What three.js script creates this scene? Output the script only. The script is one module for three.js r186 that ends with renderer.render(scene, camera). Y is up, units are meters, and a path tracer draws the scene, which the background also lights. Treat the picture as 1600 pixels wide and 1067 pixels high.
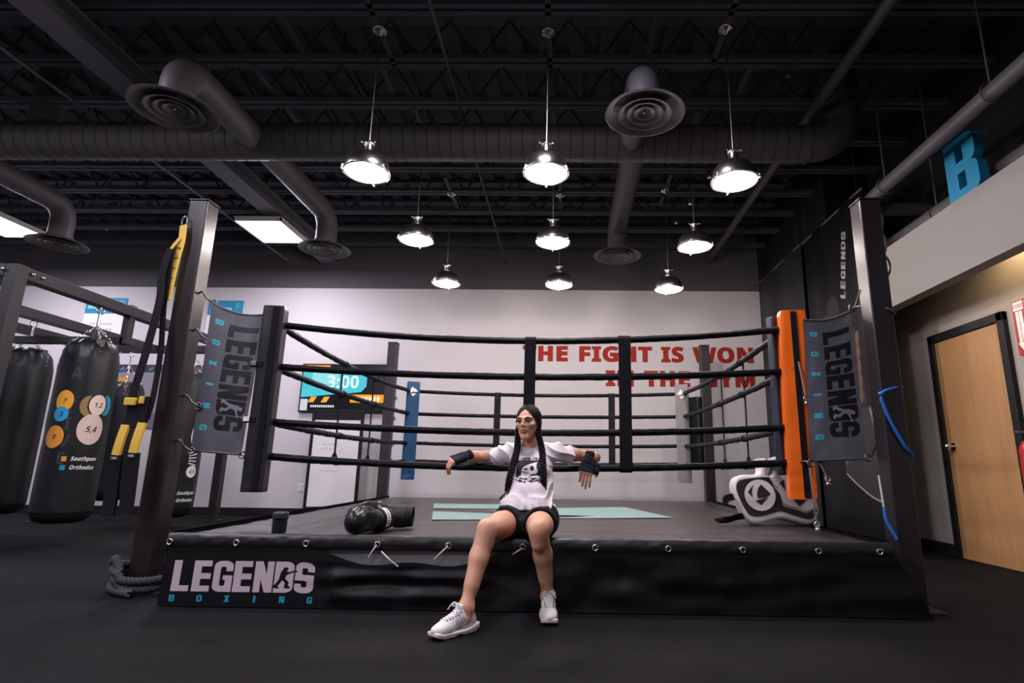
import * as THREE from 'three';
import { RoundedBoxGeometry } from 'three/addons/geometries/RoundedBoxGeometry.js';
import { mergeGeometries, mergeVertices, toCreasedNormals } from 'three/addons/utils/BufferGeometryUtils.js';
import { FontLoader } from 'three/addons/loaders/FontLoader.js';
import { RectAreaLightUniformsLib } from 'three/addons/lights/RectAreaLightUniformsLib.js';
import { ImprovedNoise } from 'three/addons/math/ImprovedNoise.js';

// ---------------------------------------------------------------- camera, exposure
RectAreaLightUniformsLib.init();
const scene = new THREE.Scene();
scene.background = new THREE.Color(0x000000);
const camera = new THREE.PerspectiveCamera(2 * Math.atan(533.5 / 878.73) * 180 / Math.PI, 1600 / 1067, 0.05, 60);
camera.setViewOffset(1600, 1067, 800 - 871.66, 0, 1600, 1067);
camera.rotation.order = 'YXZ';
const RAD = Math.PI / 180;
camera.position.set(0, 0.79, 0);
camera.rotation.set(12.512 * RAD, 0.883 * RAD, 0.712 * RAD);
scene.add(camera);
const renderer = new THREE.WebGLRenderer({ antialias: true });
renderer.toneMapping = THREE.LinearToneMapping;
renderer.toneMappingExposure = 1.0;
renderer.shadowMap.enabled = true;

// light levels (the lights themselves stand in their lamps' builders)
const PENDANT_CANDELA = 4.9, PANEL_RADIANCE = 64, ALCOVE_CANDELA = 3.4;
const PENDANT_COLOUR = new THREE.Color().setRGB(1.0, 0.87, 0.82);
const PANEL_COLOUR = new THREE.Color().setRGB(0.93, 0.87, 1.0);

// ---------------------------------------------------------------- helpers
const V = (x, y, z) => new THREE.Vector3(x, y, z);
let seed = 7;
const rnd = () => { seed = (seed * 1664525 + 1013904223) >>> 0; return seed / 4294967296; };
const perlin = new ImprovedNoise();
const noise = (x, y, z) => perlin.noise(x, y, z);
const taken = {};
function numbered(n) { const k = taken[n] = (taken[n] ?? -1) + 1; return k ? n + '_' + String(k).padStart(3, '0') : n; }
function tag(o, label, category, group) { o.userData.label = label; o.userData.category = category; if (group) o.userData.group = group; return o; }
function thing(name, label, category, pos = [0, 0, 0], turn = 0, group) {
  const o = new THREE.Group(); o.name = numbered(name); scene.add(o);
  o.position.set(...pos); o.rotation.y = turn; return tag(o, label, category, group);
}
function part(name, geo, mat, parent) {
  const m = new THREE.Mesh(Array.isArray(geo) ? merge(geo) : geo, mat); m.name = name; m.castShadow = m.receiveShadow = true;
  parent.add(m); return m;
}
function single(name, geo, mat, label, category, group) { const m = part(numbered(name), geo, mat, scene); return tag(m, label, category, group); }
function struct(name, geo, mat, label) { const m = part(numbered(name), geo, mat, scene); m.userData.kind = 'structure'; tag(m, label, name.split('_')[0]); return m; }
function copyOf(o, label) { const c = o.clone(); c.name = numbered(o.name.replace(/_\d{3}$/, '')); c.userData = { ...o.userData }; if (label) c.userData.label = label; scene.add(c); return c; }
function merge(list) {
  const l = list.map(g => { let q = g.index ? g.toNonIndexed() : g.clone(); for (const k of Object.keys(q.attributes)) if (!['position', 'normal', 'uv'].includes(k)) q.deleteAttribute(k);
    if (!q.attributes.uv) q.setAttribute('uv', new THREE.BufferAttribute(new Float32Array(q.attributes.position.count * 2), 2)); return q; });
  return mergeGeometries(l);
}
const at = (g, x = 0, y = 0, z = 0) => g.translate(x, y, z);
function bx(x0, x1, y0, y1, z0, z1, r = 0) {
  const w = Math.abs(x1 - x0), h = Math.abs(y1 - y0), d = Math.abs(z1 - z0);
  const g = r ? new RoundedBoxGeometry(w, h, d, 2, Math.min(r, w / 2.01, h / 2.01, d / 2.01)) : new THREE.BoxGeometry(w, h, d);
  return g.translate((x0 + x1) / 2, (y0 + y1) / 2, (z0 + z1) / 2);
}
function cyl(a, b, r0, r1 = r0, seg = 16, open = false) {
  const d = b.clone().sub(a), g = new THREE.CylinderGeometry(r1, r0, d.length(), seg, 1, open);
  g.applyQuaternion(new THREE.Quaternion().setFromUnitVectors(V(0, 1, 0), d.normalize()));
  return g.translate((a.x + b.x) / 2, (a.y + b.y) / 2, (a.z + b.z) / 2);
}
const curve = (pts, tension = 0.5) => new THREE.CatmullRomCurve3(pts.map(p => p.isVector3 ? p : V(...p)), false, 'catmullrom', tension);
const tube = (pts, r, n = 32, seg = 8) => new THREE.TubeGeometry(curve(pts), n, r, seg, false);
const lathe = (pts, seg = 40) => new THREE.LatheGeometry(pts.map(p => new THREE.Vector2(...p)), seg);
const torus = (R, r, seg = 20, s2 = 8) => new THREE.TorusGeometry(R, r, s2, seg);
function extrude(shape, depth, bevel = 0, seg = 2) {
  return new THREE.ExtrudeGeometry(shape, { depth, bevelEnabled: bevel > 0, bevelSize: bevel, bevelThickness: bevel, bevelOffset: -bevel, bevelSegments: seg, curveSegments: 16 });
}
function poly(pts) { const s = new THREE.Shape(); pts.forEach((p, i) => i ? s.lineTo(...p) : s.moveTo(...p)); s.closePath(); return s; }
function grid(nu, nv, fn) {                       // parametric sheet: fn(u, v) -> [x, y, z]
  const g = new THREE.PlaneGeometry(1, 1, nu, nv), p = g.attributes.position, uv = g.attributes.uv;
  for (let i = 0; i < p.count; i++) p.setXYZ(i, ...fn(uv.getX(i), uv.getY(i)));
  g.computeVertexNormals(); return g;
}
function strap(pts, w, t, wide = V(1, 0, 0), n = 40) {   // flat webbing swept along points
  const c = curve(pts), P = c.getSpacedPoints(n), pos = [], idx = [];
  P.forEach((p, i) => {
    const d = (P[Math.min(i + 1, n)].clone().sub(P[Math.max(i - 1, 0)])).normalize();
    const nrm = new THREE.Vector3().crossVectors(d, wide).normalize(), sd = new THREE.Vector3().crossVectors(nrm, d).normalize();
    for (const [a, b] of [[-1, -1], [1, -1], [1, 1], [-1, 1]]) { const q = p.clone().addScaledVector(sd, a * w / 2).addScaledVector(nrm, b * t / 2); pos.push(q.x, q.y, q.z); }
    if (i) for (let k = 0; k < 4; k++) { const a = (i - 1) * 4 + k, b = (i - 1) * 4 + (k + 1) % 4; idx.push(a, b, b + 4, a, b + 4, a + 4); }
  });
  const e = n * 4; idx.push(0, 2, 1, 0, 3, 2, e, e + 1, e + 2, e, e + 2, e + 3);
  const g = new THREE.BufferGeometry(); g.setAttribute('position', new THREE.Float32BufferAttribute(pos, 3)); g.setIndex(idx);
  return toCreasedNormals(g, 0.6);
}
// ---------------------------------------------------------------- textures
function canvasTex(w, h, draw, srgb = true) {
  const c = document.createElement('canvas'); c.width = w; c.height = h; draw(c.getContext('2d'), w, h);
  const t = new THREE.CanvasTexture(c); if (srgb) t.colorSpace = THREE.SRGBColorSpace; t.anisotropy = 8; return t;
}
function noiseTex(n, fn, srgb = true) {
  const d = new Uint8Array(n * n * 4);
  for (let y = 0; y < n; y++) for (let x = 0; x < n; x++) { const c = fn(x / n, y / n), i = (y * n + x) * 4; for (let k = 0; k < 3; k++) d[i + k] = Math.max(0, Math.min(255, (Array.isArray(c) ? c[k] : c) * 255)); d[i + 3] = 255; }
  const t = new THREE.DataTexture(d, n, n); t.wrapS = t.wrapT = THREE.RepeatWrapping; t.magFilter = THREE.LinearFilter; t.minFilter = THREE.LinearMipmapLinearFilter; t.generateMipmaps = true;
  if (srgb) t.colorSpace = THREE.SRGBColorSpace; t.needsUpdate = true; return t;
}
const wrapN = (u, v, f, s) => {                  // tiling noise on [0,1]^2
  const a = noise(u * f, v * f, s), b = noise((u - 1) * f, v * f, s), c = noise(u * f, (v - 1) * f, s), d = noise((u - 1) * f, (v - 1) * f, s);
  return (a * (1 - u) + b * u) * (1 - v) + (c * (1 - u) + d * u) * v;
};
function std(c, rough = 0.6, o = {}) { const m = new THREE.MeshPhysicalMaterial({ roughness: rough, ...o }); Array.isArray(c) ? m.color.setRGB(...c) : m.color.set(c); return m; }
const rep = (t, a, b) => { const c = t.clone(); c.repeat.set(a, b); c.needsUpdate = true; return c; };

const plasterBump = noiseTex(256, (u, v) => 0.5 + 0.25 * wrapN(u, v, 24, 1) + 0.25 * wrapN(u, v, 60, 2), false);
const floorTex = noiseTex(512, (u, v) => {
  const patch = 0.10 * wrapN(u, v, 3, 5) + 0.06 * wrapN(u, v, 9, 8), f = rnd();
  const k = 0.085 + patch * 0.26 + (f > 0.992 ? 0.12 * rnd() : 0) + 0.02 * (rnd() - 0.5);
  return [k, k * 0.97, k * 1.06];
});
const floorRough = noiseTex(256, (u, v) => 0.78 + 0.2 * wrapN(u, v, 4, 15) + 0.1 * wrapN(u, v, 14, 11), false);
const vinylBump = noiseTex(256, (u, v) => 0.5 + 0.3 * wrapN(u, v, 5, 31) + 0.12 * wrapN(u, v, 18, 33), false);
const streakTex = noiseTex(256, (u, v) => { const k = 0.5 + 0.5 * wrapN(u, v * 0.12, 30, 41); return 0.72 + 0.28 * k; }, false);
const woodTex = noiseTex(512, (u, v) => {
  const g = 0.5 + 0.5 * wrapN(u, v * 0.18, 22, 3), b = wrapN(u, v, 2.2, 6), fine = wrapN(u, v * 0.06, 90, 9);
  const k = 0.90 + 0.10 * g + 0.07 * b + 0.06 * fine;
  return [0.71 * k, 0.535 * k, 0.355 * k];
});
const fabricBump = noiseTex(128, (u, v) => 0.5 + 0.25 * Math.sin(u * 2 * Math.PI * 32) * Math.sin(v * 2 * Math.PI * 32), false);

const M = {
  wall: std([0.56, 0.535, 0.555], 0.75, { bumpMap: rep(plasterBump, 6, 3), bumpScale: 0.002 }),
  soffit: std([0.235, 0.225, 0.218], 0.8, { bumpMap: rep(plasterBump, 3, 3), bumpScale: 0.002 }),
  darkWall: std([0.085, 0.08, 0.095], 0.8, { bumpMap: rep(plasterBump, 6, 2), bumpScale: 0.002 }),
  greyWall: std([0.34, 0.31, 0.285], 0.8, { bumpMap: rep(plasterBump, 3, 3), bumpScale: 0.002 }),
  black: std([0.009, 0.009, 0.011], 0.6, { specularIntensity: 0.4 }), blackWall: std([0.01, 0.01, 0.012], 0.85, { specularIntensity: 0.3 }),
  floor: new THREE.MeshPhysicalMaterial({ roughness: 1, map: rep(floorTex, 4, 4), roughnessMap: rep(floorRough, 3, 3), specularIntensity: 0.14 }),
  ceiling: std([0.035, 0.037, 0.048], 0.85), joist: std([0.07, 0.071, 0.09], 0.65, { specularIntensity: 0.4 }), girder: std([0.15, 0.147, 0.175], 0.6),
  duct: std([0.075, 0.07, 0.077], 0.5, { specularIntensity: 0.5 }), ductSeam: std([0.02, 0.02, 0.023], 0.7), base: std([0.012, 0.012, 0.014], 0.5, { specularIntensity: 0.5 }),
  nickel: std([0.62, 0.59, 0.57], 0.3, { metalness: 1, roughnessMap: rep(streakTex, 1, 1) }), chrome: std([0.75, 0.75, 0.77], 0.18, { metalness: 1 }),
  steel: std([0.2, 0.19, 0.2], 0.45, { metalness: 1 }), rig: std([0.022, 0.02, 0.024], 0.45, { specularIntensity: 0.7 }), post: std([0.02, 0.016, 0.018], 0.34, { specularIntensity: 0.8, roughnessMap: rep(streakTex, 1, 2) }),
  rope: std([0.006, 0.006, 0.009], 0.5, { bumpMap: rep(vinylBump, 8, 1), bumpScale: 0.003, specularIntensity: 0.25 }), webbing: std([0.008, 0.008, 0.011], 0.85, { specularIntensity: 0.3 }),
  wood: std(0xffffff, 0.5, { map: woodTex }), darkFrame: std([0.01, 0.01, 0.012], 0.45, { specularIntensity: 0.5 }),
  bag: std([0.009, 0.011, 0.013], 0.4, { bumpMap: rep(vinylBump, 3, 3), bumpScale: 0.004, specularIntensity: 0.6 }),
  white: std([0.78, 0.76, 0.75], 0.55), cord: std([0.62, 0.58, 0.55], 0.7),
};
// block lettering in the manner of the banners: every glyph fills a box, strokes are fat
function block(ctx, ch, x, y, w, h, ink, paper) {
  const t = w * 0.36, s = h * 0.19, R = (c, a, b, d, e) => { ctx.fillStyle = c; ctx.fillRect(x + a, y + b, d, e); };
  const RR = (c, a, b, d, e, r) => { ctx.fillStyle = c; ctx.beginPath(); r = Math.min(r, d / 2, e / 2); const X = x + a, Y = y + b; ctx.moveTo(X + r, Y); ctx.arcTo(X + d, Y, X + d, Y + e, r); ctx.arcTo(X + d, Y + e, X, Y + e, r); ctx.arcTo(X, Y + e, X, Y, r); ctx.arcTo(X, Y, X + d, Y, r); ctx.fill(); };
  const P = (c, pts) => { ctx.fillStyle = c; ctx.beginPath(); pts.forEach((p, i) => i ? ctx.lineTo(x + p[0] * w, y + p[1] * h) : ctx.moveTo(x + p[0] * w, y + p[1] * h)); ctx.fill(); };
  if (ch === 'L') { R(ink, 0, 0, t * 1.15, h); R(ink, 0, h - s, w * 0.92, s); }
  if (ch === 'E') { R(ink, 0, 0, t * 1.15, h); for (const k of [0, (h - s) / 2, h - s]) R(ink, 0, k, w * 0.93, s); }
  if (ch === 'I') R(ink, (w - t * 1.2) / 2, 0, t * 1.2, h);
  if (ch === 'N') { R(ink, 0, 0, t, h); R(ink, w - t, 0, t, h); P(ink, [[0, 0], [0.4, 0], [1, 1], [0.6, 1]]); }
  if (ch === 'O') { RR(ink, 0, 0, w, h, w * 0.42); RR(paper, t, s, w - 2 * t, h - 2 * s, w * 0.15); }
  if (ch === 'D') { RR(ink, 0, 0, w, h, w * 0.42); R(ink, 0, 0, w * 0.5, h); RR(paper, t, s, w - 2 * t, h - 2 * s, w * 0.12); }
  if (ch === 'B') { RR(ink, 0, 0, w, h * 0.54, w * 0.36); RR(ink, 0, h * 0.46, w, h * 0.54, w * 0.36); R(ink, 0, 0, w * 0.5, h); RR(paper, t, s, w - 2 * t, h * 0.2, w * 0.1); RR(paper, t, h - s - h * 0.2, w - 2 * t, h * 0.2, w * 0.1); }
  if (ch === 'G') { RR(ink, 0, 0, w, h, w * 0.42); RR(paper, t, s, w - 2 * t, h - 2 * s, w * 0.15); R(paper, w * 0.5, h * 0.34, w * 0.52, h * 0.13); R(ink, w * 0.5, h * 0.47, w * 0.5, h * 0.15); R(ink, w - t, h * 0.47, t, h * 0.53); }
  if (ch === 'S') { RR(ink, 0, 0, w, h, w * 0.42); RR(paper, t, s, w - 2 * t, h * 0.22, w * 0.1); R(paper, w * 0.5, h * 0.3, w * 0.52, h * 0.1); RR(paper, t, h - s - h * 0.22, w - 2 * t, h * 0.22, w * 0.1); R(paper, -1, h * 0.6, w * 0.5, h * 0.1);
    P(ink, [[0.05, 0.33], [0.5, 0.42], [0.98, 0.6], [0.98, 0.7], [0.5, 0.6], [0.05, 0.48]]); }
  if (ch === 'X') { P(ink, [[0, 0], [0.4, 0], [1, 1], [0.6, 1]]); P(ink, [[0.6, 0], [1, 0], [0.4, 1], [0, 1]]); }
}
function boxer(ctx, x, y, s, c) {                // small striking figure set in the D
  ctx.strokeStyle = c; ctx.fillStyle = c; ctx.lineCap = 'round'; ctx.lineJoin = 'round';
  const L = (w, ...p) => { ctx.lineWidth = w * s; ctx.beginPath(); p.forEach((q, i) => i ? ctx.lineTo(x + q[0] * s, y + q[1] * s) : ctx.moveTo(x + q[0] * s, y + q[1] * s)); ctx.stroke(); };
  ctx.beginPath(); ctx.arc(x + 0.02 * s, y - 0.40 * s, 0.085 * s, 0, 7); ctx.fill();
  L(0.19, [-0.02, -0.26], [-0.06, 0.02]); L(0.11, [-0.06, 0.02], [0.1, 0.24], [0.08, 0.46], [0.16, 0.47]); L(0.11, [-0.08, 0.02], [-0.16, 0.24], [-0.28, 0.44], [-0.2, 0.47]);
  L(0.075, [0.02, -0.26], [0.16, -0.22], [0.3, -0.3], [0.36, -0.3]); L(0.075, [-0.08, -0.26], [0.02, -0.12], [0.14, -0.22]);
}
function wordmark(ctx, x, y, w, h, ink, paper, sub, gap = 0.12) {     // LEGENDS with BOXING spread below it
  const n = 7, cw = w / (n + (n - 1) * gap * 0.3);
  'LEGENDS'.split('').forEach((ch, i) => block(ctx, ch, x + i * cw * (1 + gap * 0.3), y, cw * 0.97, h * 0.74, ink, paper));
  const dx = x + 5 * cw * (1 + gap * 0.3); ctx.fillStyle = ink; ctx.fillRect(dx + cw * 0.3, y + h * 0.1, cw * 0.42, h * 0.54); boxer(ctx, dx + cw * 0.5, y + h * 0.38, h * 0.5, paper);
  const bw = w * 0.038; 'BOXING'.split('').forEach((ch, i) => block(ctx, ch, x + (w - bw) * i / 5, y + h * 0.82, bw, h * 0.16, sub, paper));
}

// ---------------------------------------------------------------- room shell
const XL = -10.2, XR = 3.2, ZB = -8.975, ZF = 3.6, YC = 4.82;
struct('floor', bx(XL - 0.2, 4.2, -0.2, 0, ZB - 0.2, ZF + 0.2), M.floor, 'black rubber gym floor with faint grey flecks');
struct('ceiling', bx(XL - 0.2, 4.2, YC, YC + 0.15, ZB - 0.2, ZF + 0.2), M.ceiling, 'black painted metal roof deck above the joists');
struct('wall_back', bx(XL - 0.2, 4.2, 0, 3.66, ZB - 0.2, ZB), M.wall, 'white painted wall with red lettering behind the ring');
struct('wall_back_upper', bx(XL - 0.2, 4.2, 3.66, YC, ZB - 0.2, ZB - 0.01), M.darkWall, 'dark painted top of the wall behind the ring');
struct('wall_left', bx(XL - 0.2, XL, 0, YC, ZB, ZF), M.wall, 'white side wall beyond the punch bags');
struct('wall_front', bx(XL - 0.2, 4.2, 0, YC, ZF, ZF + 0.2), M.greyWall, 'grey wall facing the ring skirt');
struct('wall_right_rear', bx(XR, 4.2, 0, YC, ZB, -6.5), M.blackWall, 'black wall carrying the tall banners');
struct('wall_right', bx(3.72, 4.2, 0, 2.9, -6.46, ZF), M.greyWall, 'grey alcove wall holding the wooden door');
struct('wall_right_upper', bx(3.72, 4.2, 2.9, YC, -6.46, ZF), M.blackWall, 'black wall above the white soffit');
struct('wall_alcove_end', bx(XR + 0.02, 3.72, 0, 2.9, -6.5, -6.46), M.greyWall, 'grey end wall of the door alcove');
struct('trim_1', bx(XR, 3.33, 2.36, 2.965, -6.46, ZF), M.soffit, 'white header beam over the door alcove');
struct('ceiling_alcove', bx(3.33, 3.72, 2.84, 2.965, -6.46, ZF), M.greyWall, 'grey ceiling of the door alcove');
struct('baseboard_back', bx(XL, XR, 0, 0.11, ZB, ZB + 0.018, 0.004), M.base, 'black baseboard under the white wall');
struct('baseboard_right', bx(3.70, 3.72, 0, 0.11, -6.45, -5.66, 0.004), M.base, 'black baseboard beside the wooden door');
struct('baseboard_alcove', bx(XR, 3.70, 0, 0.11, -6.46, -6.44, 0.004), M.base, 'black baseboard at the alcove end wall');
struct('trim_2', bx(3.17, 3.2, 2.4, 3.55, -7.66, -7.6, 0.004), M.wood, 'narrow tan wood strip on the black wall');
{ // ribs of the roof deck
  const ribs = []; for (let x = XL; x < 4; x += 0.3) ribs.push(bx(x, x + 0.15, YC - 0.035, YC + 0.01, ZB, ZF));
  struct('ceiling_ribs', merge(ribs), M.ceiling, 'ribs of the black roof deck').userData.category = 'ceiling';
}
{ // door in the alcove
  const d = thing('door_1', 'pale maple door in a black metal frame', 'door', [3.72, 0, -5.15]); d.userData.kind = 'structure';
  const zL = -0.49, zR = 0.51, f = 0.075;
  part('frame', [bx(-0.045, 0.02, 0, 2.12, zL - 0.005, zL + f, 0.006), bx(-0.045, 0.02, 0, 2.12, zR - f, zR, 0.006), bx(-0.045, 0.02, 2.04, 2.12, zL, zR, 0.006)], M.darkFrame, d);
  const slab = new THREE.BoxGeometry(0.04, 2.03, zR - zL - 2 * f); part('slab', slab.translate(-0.004, 1.02, 0.01), M.wood, d);
  const h = part('handle', [cyl(V(-0.03, 1.02, -0.33), V(-0.075, 1.02, -0.33), 0.012), new THREE.SphereGeometry(0.029, 20, 14).translate(-0.09, 1.02, -0.33), cyl(V(-0.022, 1.02, -0.33), V(-0.034, 1.02, -0.33), 0.034)], M.chrome, d);
  h.userData.label = 'round chrome door knob';
}
{ // emergency sign and extinguisher beside the door
  const t = canvasTex(128, 512, (c, w, h) => { c.fillStyle = '#b01a20'; c.fillRect(0, 0, w, h); c.fillStyle = '#f2ece8'; c.fillRect(10, 12, w - 20, 84); c.fillStyle = '#b01a20'; c.font = 'bold 50px sans-serif'; c.textAlign = 'center'; c.fillText('FIRE', w / 2, 74);
    c.fillStyle = '#f2ece8'; c.beginPath(); c.moveTo(28, 106); c.lineTo(100, 106); c.lineTo(100, 400); c.lineTo(118, 400); c.lineTo(64, 486); c.lineTo(10, 400); c.lineTo(28, 400); c.fill();
    c.fillStyle = '#b01a20'; c.font = 'bold 29px sans-serif'; 'EXTINGUISHER'.split('').forEach((q, i) => c.fillText(q, 64, 134 + i * 24)); });
  const g = bx(3.706, 3.72, 1.72, 2.17, -4.56, -4.44); const m = new THREE.MeshStandardMaterial({ map: t, roughness: 0.4 });
  single('fire_sign', g, m, 'red FIRE EXTINGUISHER sign on the wall beside the door', 'sign');
  const e = thing('fire_extinguisher', 'red fire extinguisher hanging under its sign', 'extinguisher', [3.62, 0.62, -4.5]);
  part('cylinder', lathe([[0, 0], [0.07, 0], [0.075, 0.02], [0.075, 0.34], [0.05, 0.40], [0.02, 0.42], [0, 0.42]]), std([0.45, 0.02, 0.02], 0.3), e);
  part('valve', [bx(-0.015, 0.015, 0.42, 0.47, -0.015, 0.015, 0.003), bx(-0.09, 0.02, 0.47, 0.485, -0.01, 0.01, 0.003)], M.steel, e);
  part('hose', tube([[0, 0.45, 0.01], [-0.05, 0.42, 0.07], [-0.06, 0.25, 0.085], [-0.05, 0.1, 0.08]], 0.01), M.black, e);
  part('bracket', bx(0.06, 0.1, 0.1, 0.42, -0.03, 0.03, 0.004), M.steel, e);
}
// ---------------------------------------------------------------- ceiling: joists, girder, ducts, pipes
for (let k = 0; k < 12; k++) {
  const z = -8.62 + k * 0.6 + (k > 5 ? 0.06 : 0), j = thing('ceiling_joist', 'black open-web steel joist spanning the ceiling', 'joist', [0, 4.3, z], 0, 'open-web joists under the roof deck');
  part('bottom_chord', [bx(XL, 3.72, 0, 0.05, -0.06, -0.012), bx(XL, 3.72, 0, 0.05, 0.012, 0.06)], M.joist, j);
  part('top_chord', bx(XL, 3.72, 0.44, 0.485, -0.06, 0.06), M.joist, j);
  const pts = []; for (let i = 0; i <= 50; i++) pts.push(V(XL + (i + (k % 2) * 0.5) * 0.272, i % 2 ? 0.45 : 0.03, 0));
  const segs = []; for (let i = 0; i < pts.length - 1; i++) if (pts[i + 1].x < 3.7) segs.push(cyl(pts[i], pts[i + 1], 0.011, 0.011, 6, true));
  part('web_rod', segs, M.ceiling, j);
}
{ const g = thing('ceiling_girder', 'black steel I-beam running under the joists above the punch bags', 'beam', [-4.03, 4.1, 0]);
  part('bottom_flange', bx(-0.125, 0.125, 0, 0.022, ZB, ZF), M.girder, g); part('web', bx(-0.008, 0.008, 0.022, 0.178, ZB, ZF), M.girder, g); part('top_flange', bx(-0.125, 0.125, 0.178, 0.2, ZB, ZF), M.girder, g); }
for (const [x, z0, z1] of [[-2.35, -4.4, -3.72], [-1.72, -5.04, -4.4], [-2.9, -6.2, -4.4], [0.7, -4.4, -3.72], [1.65, -5.0, -4.4]])
  single('bridging_angle', [bx(x - 0.025, x + 0.025, 4.345, 4.35, z0, z1), bx(x - 0.025, x - 0.02, 4.35, 4.4, z0, z1)], M.joist, 'short black steel angle bridging two ceiling joists', 'angle', 'bridging angles between the joists');
function spiralDuct(a, b, r, name, parent, step = 0.115) {
  const p = part(name, cyl(a, b, r, r, 40), M.duct, parent), d = b.clone().sub(a), L = d.length(), u = d.clone().normalize(), q = new THREE.Quaternion().setFromUnitVectors(V(0, 0, 1), u), proto = torus(r, 0.0045, 36, 6).applyQuaternion(q);
  for (let s = step / 2; s < L; s += step) { const m = part('seam', proto, M.ductSeam, p); m.position.copy(a).addScaledVector(u, s); }
  return p;
}
const DUCT = { y: 3.9, z: -4.99, r: 0.18 };
const outlets = [[-3.08, 3.47, -3.86], [0.6, 3.5, -3.93], [-6.25, 3.38, -6.4], [-3.05, 3.42, -6.62], [0.66, 3.5, -6.98]];
{ const d = thing('air_duct', 'dark spiral air duct crossing the ceiling with branches to the diffusers', 'duct', [0, 0, 0]);
  spiralDuct(V(-8.2, DUCT.y, DUCT.z), V(2.35, DUCT.y, DUCT.z), DUCT.r, 'main_pipe', d);
  part('end_elbow', new THREE.TubeGeometry(curve([[2.33, 3.9, -4.99], [2.5, 3.93, -4.99], [2.66, 4.06, -4.99], [2.7, 4.25, -4.99], [2.7, 4.7, -4.99]]), 24, 0.178, 32), M.duct, d);
  part('riser', cyl(V(-5.35, 3.98, -5.05), V(-5.35, 4.78, -5.05), 0.13, 0.13, 28), M.duct, d);
  for (const [x, y, z] of outlets) {
    const r = 0.125, by = DUCT.y - 0.02;
    const zs = DUCT.z > z ? -1 : 1, e0 = z - zs * 0.2, path = [V(x, by, DUCT.z), V(x, by, e0)];
    part('branch', cyl(path[0], path[1], r, r, 28), M.duct, d);
    const ep = []; for (let i = 0; i <= 8; i++) { const a = i / 8 * Math.PI / 2; ep.push(V(x, by - (1 - Math.cos(a)) * 0.2, e0 + zs * Math.sin(a) * 0.2)); } ep.push(V(x, y + 0.06, z));
    part('branch_elbow', new THREE.TubeGeometry(new THREE.CatmullRomCurve3(ep), 28, r, 28), M.duct, d);
  }
}
for (const [k, [x, y, z]] of outlets.entries()) {
  const o = thing('ceiling_diffuser', 'round black stepped air diffuser ' + ['above the bag frame, in front of the long duct', 'above the ring, in front of the long duct', 'beside the light panel over the outer punch bag', 'beside the light panel near the tall post', 'behind the rear pendant lamps'][k], 'diffuser', [x, y, z], 0, 'round air diffusers');
  part('neck', cyl(V(0, 0.02, 0), V(0, 0.1, 0), 0.14, 0.14, 32), M.duct, o);
  part('outer_cone', lathe([[0.13, 0.075], [0.2, 0.055], [0.27, 0.02], [0.31, 0], [0.312, -0.006], [0.3, -0.004], [0.26, 0.012], [0.19, 0.045], [0.12, 0.062]]), M.duct, o);
  for (const [r, dy] of [[0.205, 0], [0.14, 0.006], [0.08, 0.012]]) part('inner_cone', lathe([[r - 0.075, dy + 0.04], [r - 0.03, dy + 0.02], [r, dy - 0.008], [r + 0.004, dy - 0.012], [r - 0.012, dy - 0.008], [r - 0.045, dy + 0.012], [Math.max(r - 0.085, 0.001), dy + 0.034]]), M.duct, o);
  part('centre_screw', new THREE.SphereGeometry(0.012, 10, 8).translate(0, 0.01, 0), M.steel, o);
}
function pipe(name, pts, r, mat, label, cat) { return single(name, tube(pts, r, 40, 14), mat, label, cat); }
pipe('conduit', [[-1.03, 4.12, ZB], [-1.03, 4.12, -4], [-1.03, 4.12, 2]], 0.014, M.joist, 'thin conduit running under the joists past the pendant lamps', 'conduit');
pipe('conduit', [[-4.68, 4.1, ZB], [-4.68, 4.1, -4], [-4.68, 4.1, 2]], 0.013, std([0.12, 0.12, 0.14], 0.5), 'thin grey conduit above the punch bag frame', 'conduit');
pipe('sprinkler_pipe', [[2.38, 4.19, ZB], [2.38, 4.19, -4], [2.38, 4.19, 2]], 0.05, M.duct, 'black sprinkler pipe under the joists right of the pendants', 'pipe');
pipe('sprinkler_pipe', [[3.7, 3.42, -5.4], [3.2, 3.41, -5.38], [3.02, 3.41, -5.2], [3.0, 3.41, -4.8], [3.0, 3.41, -4], [3.0, 3.41, 2]], 0.066, M.duct, 'thick black pipe running above the white soffit', 'pipe');
pipe('sprinkler_pipe', [[3.45, 3.13, -6.4], [3.45, 3.13, -4], [3.45, 3.13, 2]], 0.075, M.duct, 'thick black pipe lying behind the blue letter', 'pipe');
for (const [x, y, z, top] of [[3.0, 3.41, -3.55, 4.8], [3.0, 3.41, -4.9, 4.8], [2.38, 4.19, -4.65, 4.8], [3.45, 3.13, -4.9, 4.8], [3.45, 3.13, -3.3, 4.8]]) {
  const h = thing('pipe_hanger', 'thin black rod and ring hanging a pipe', 'hanger', [x, y, z], 0, 'pipe hangers'); part('rod', cyl(V(0, 0.075, 0), V(0, top - y, 0), 0.008, 0.008, 8), M.joist, h); part('ring', torus(0.082, 0.006, 24, 6), M.joist, h); }
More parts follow.
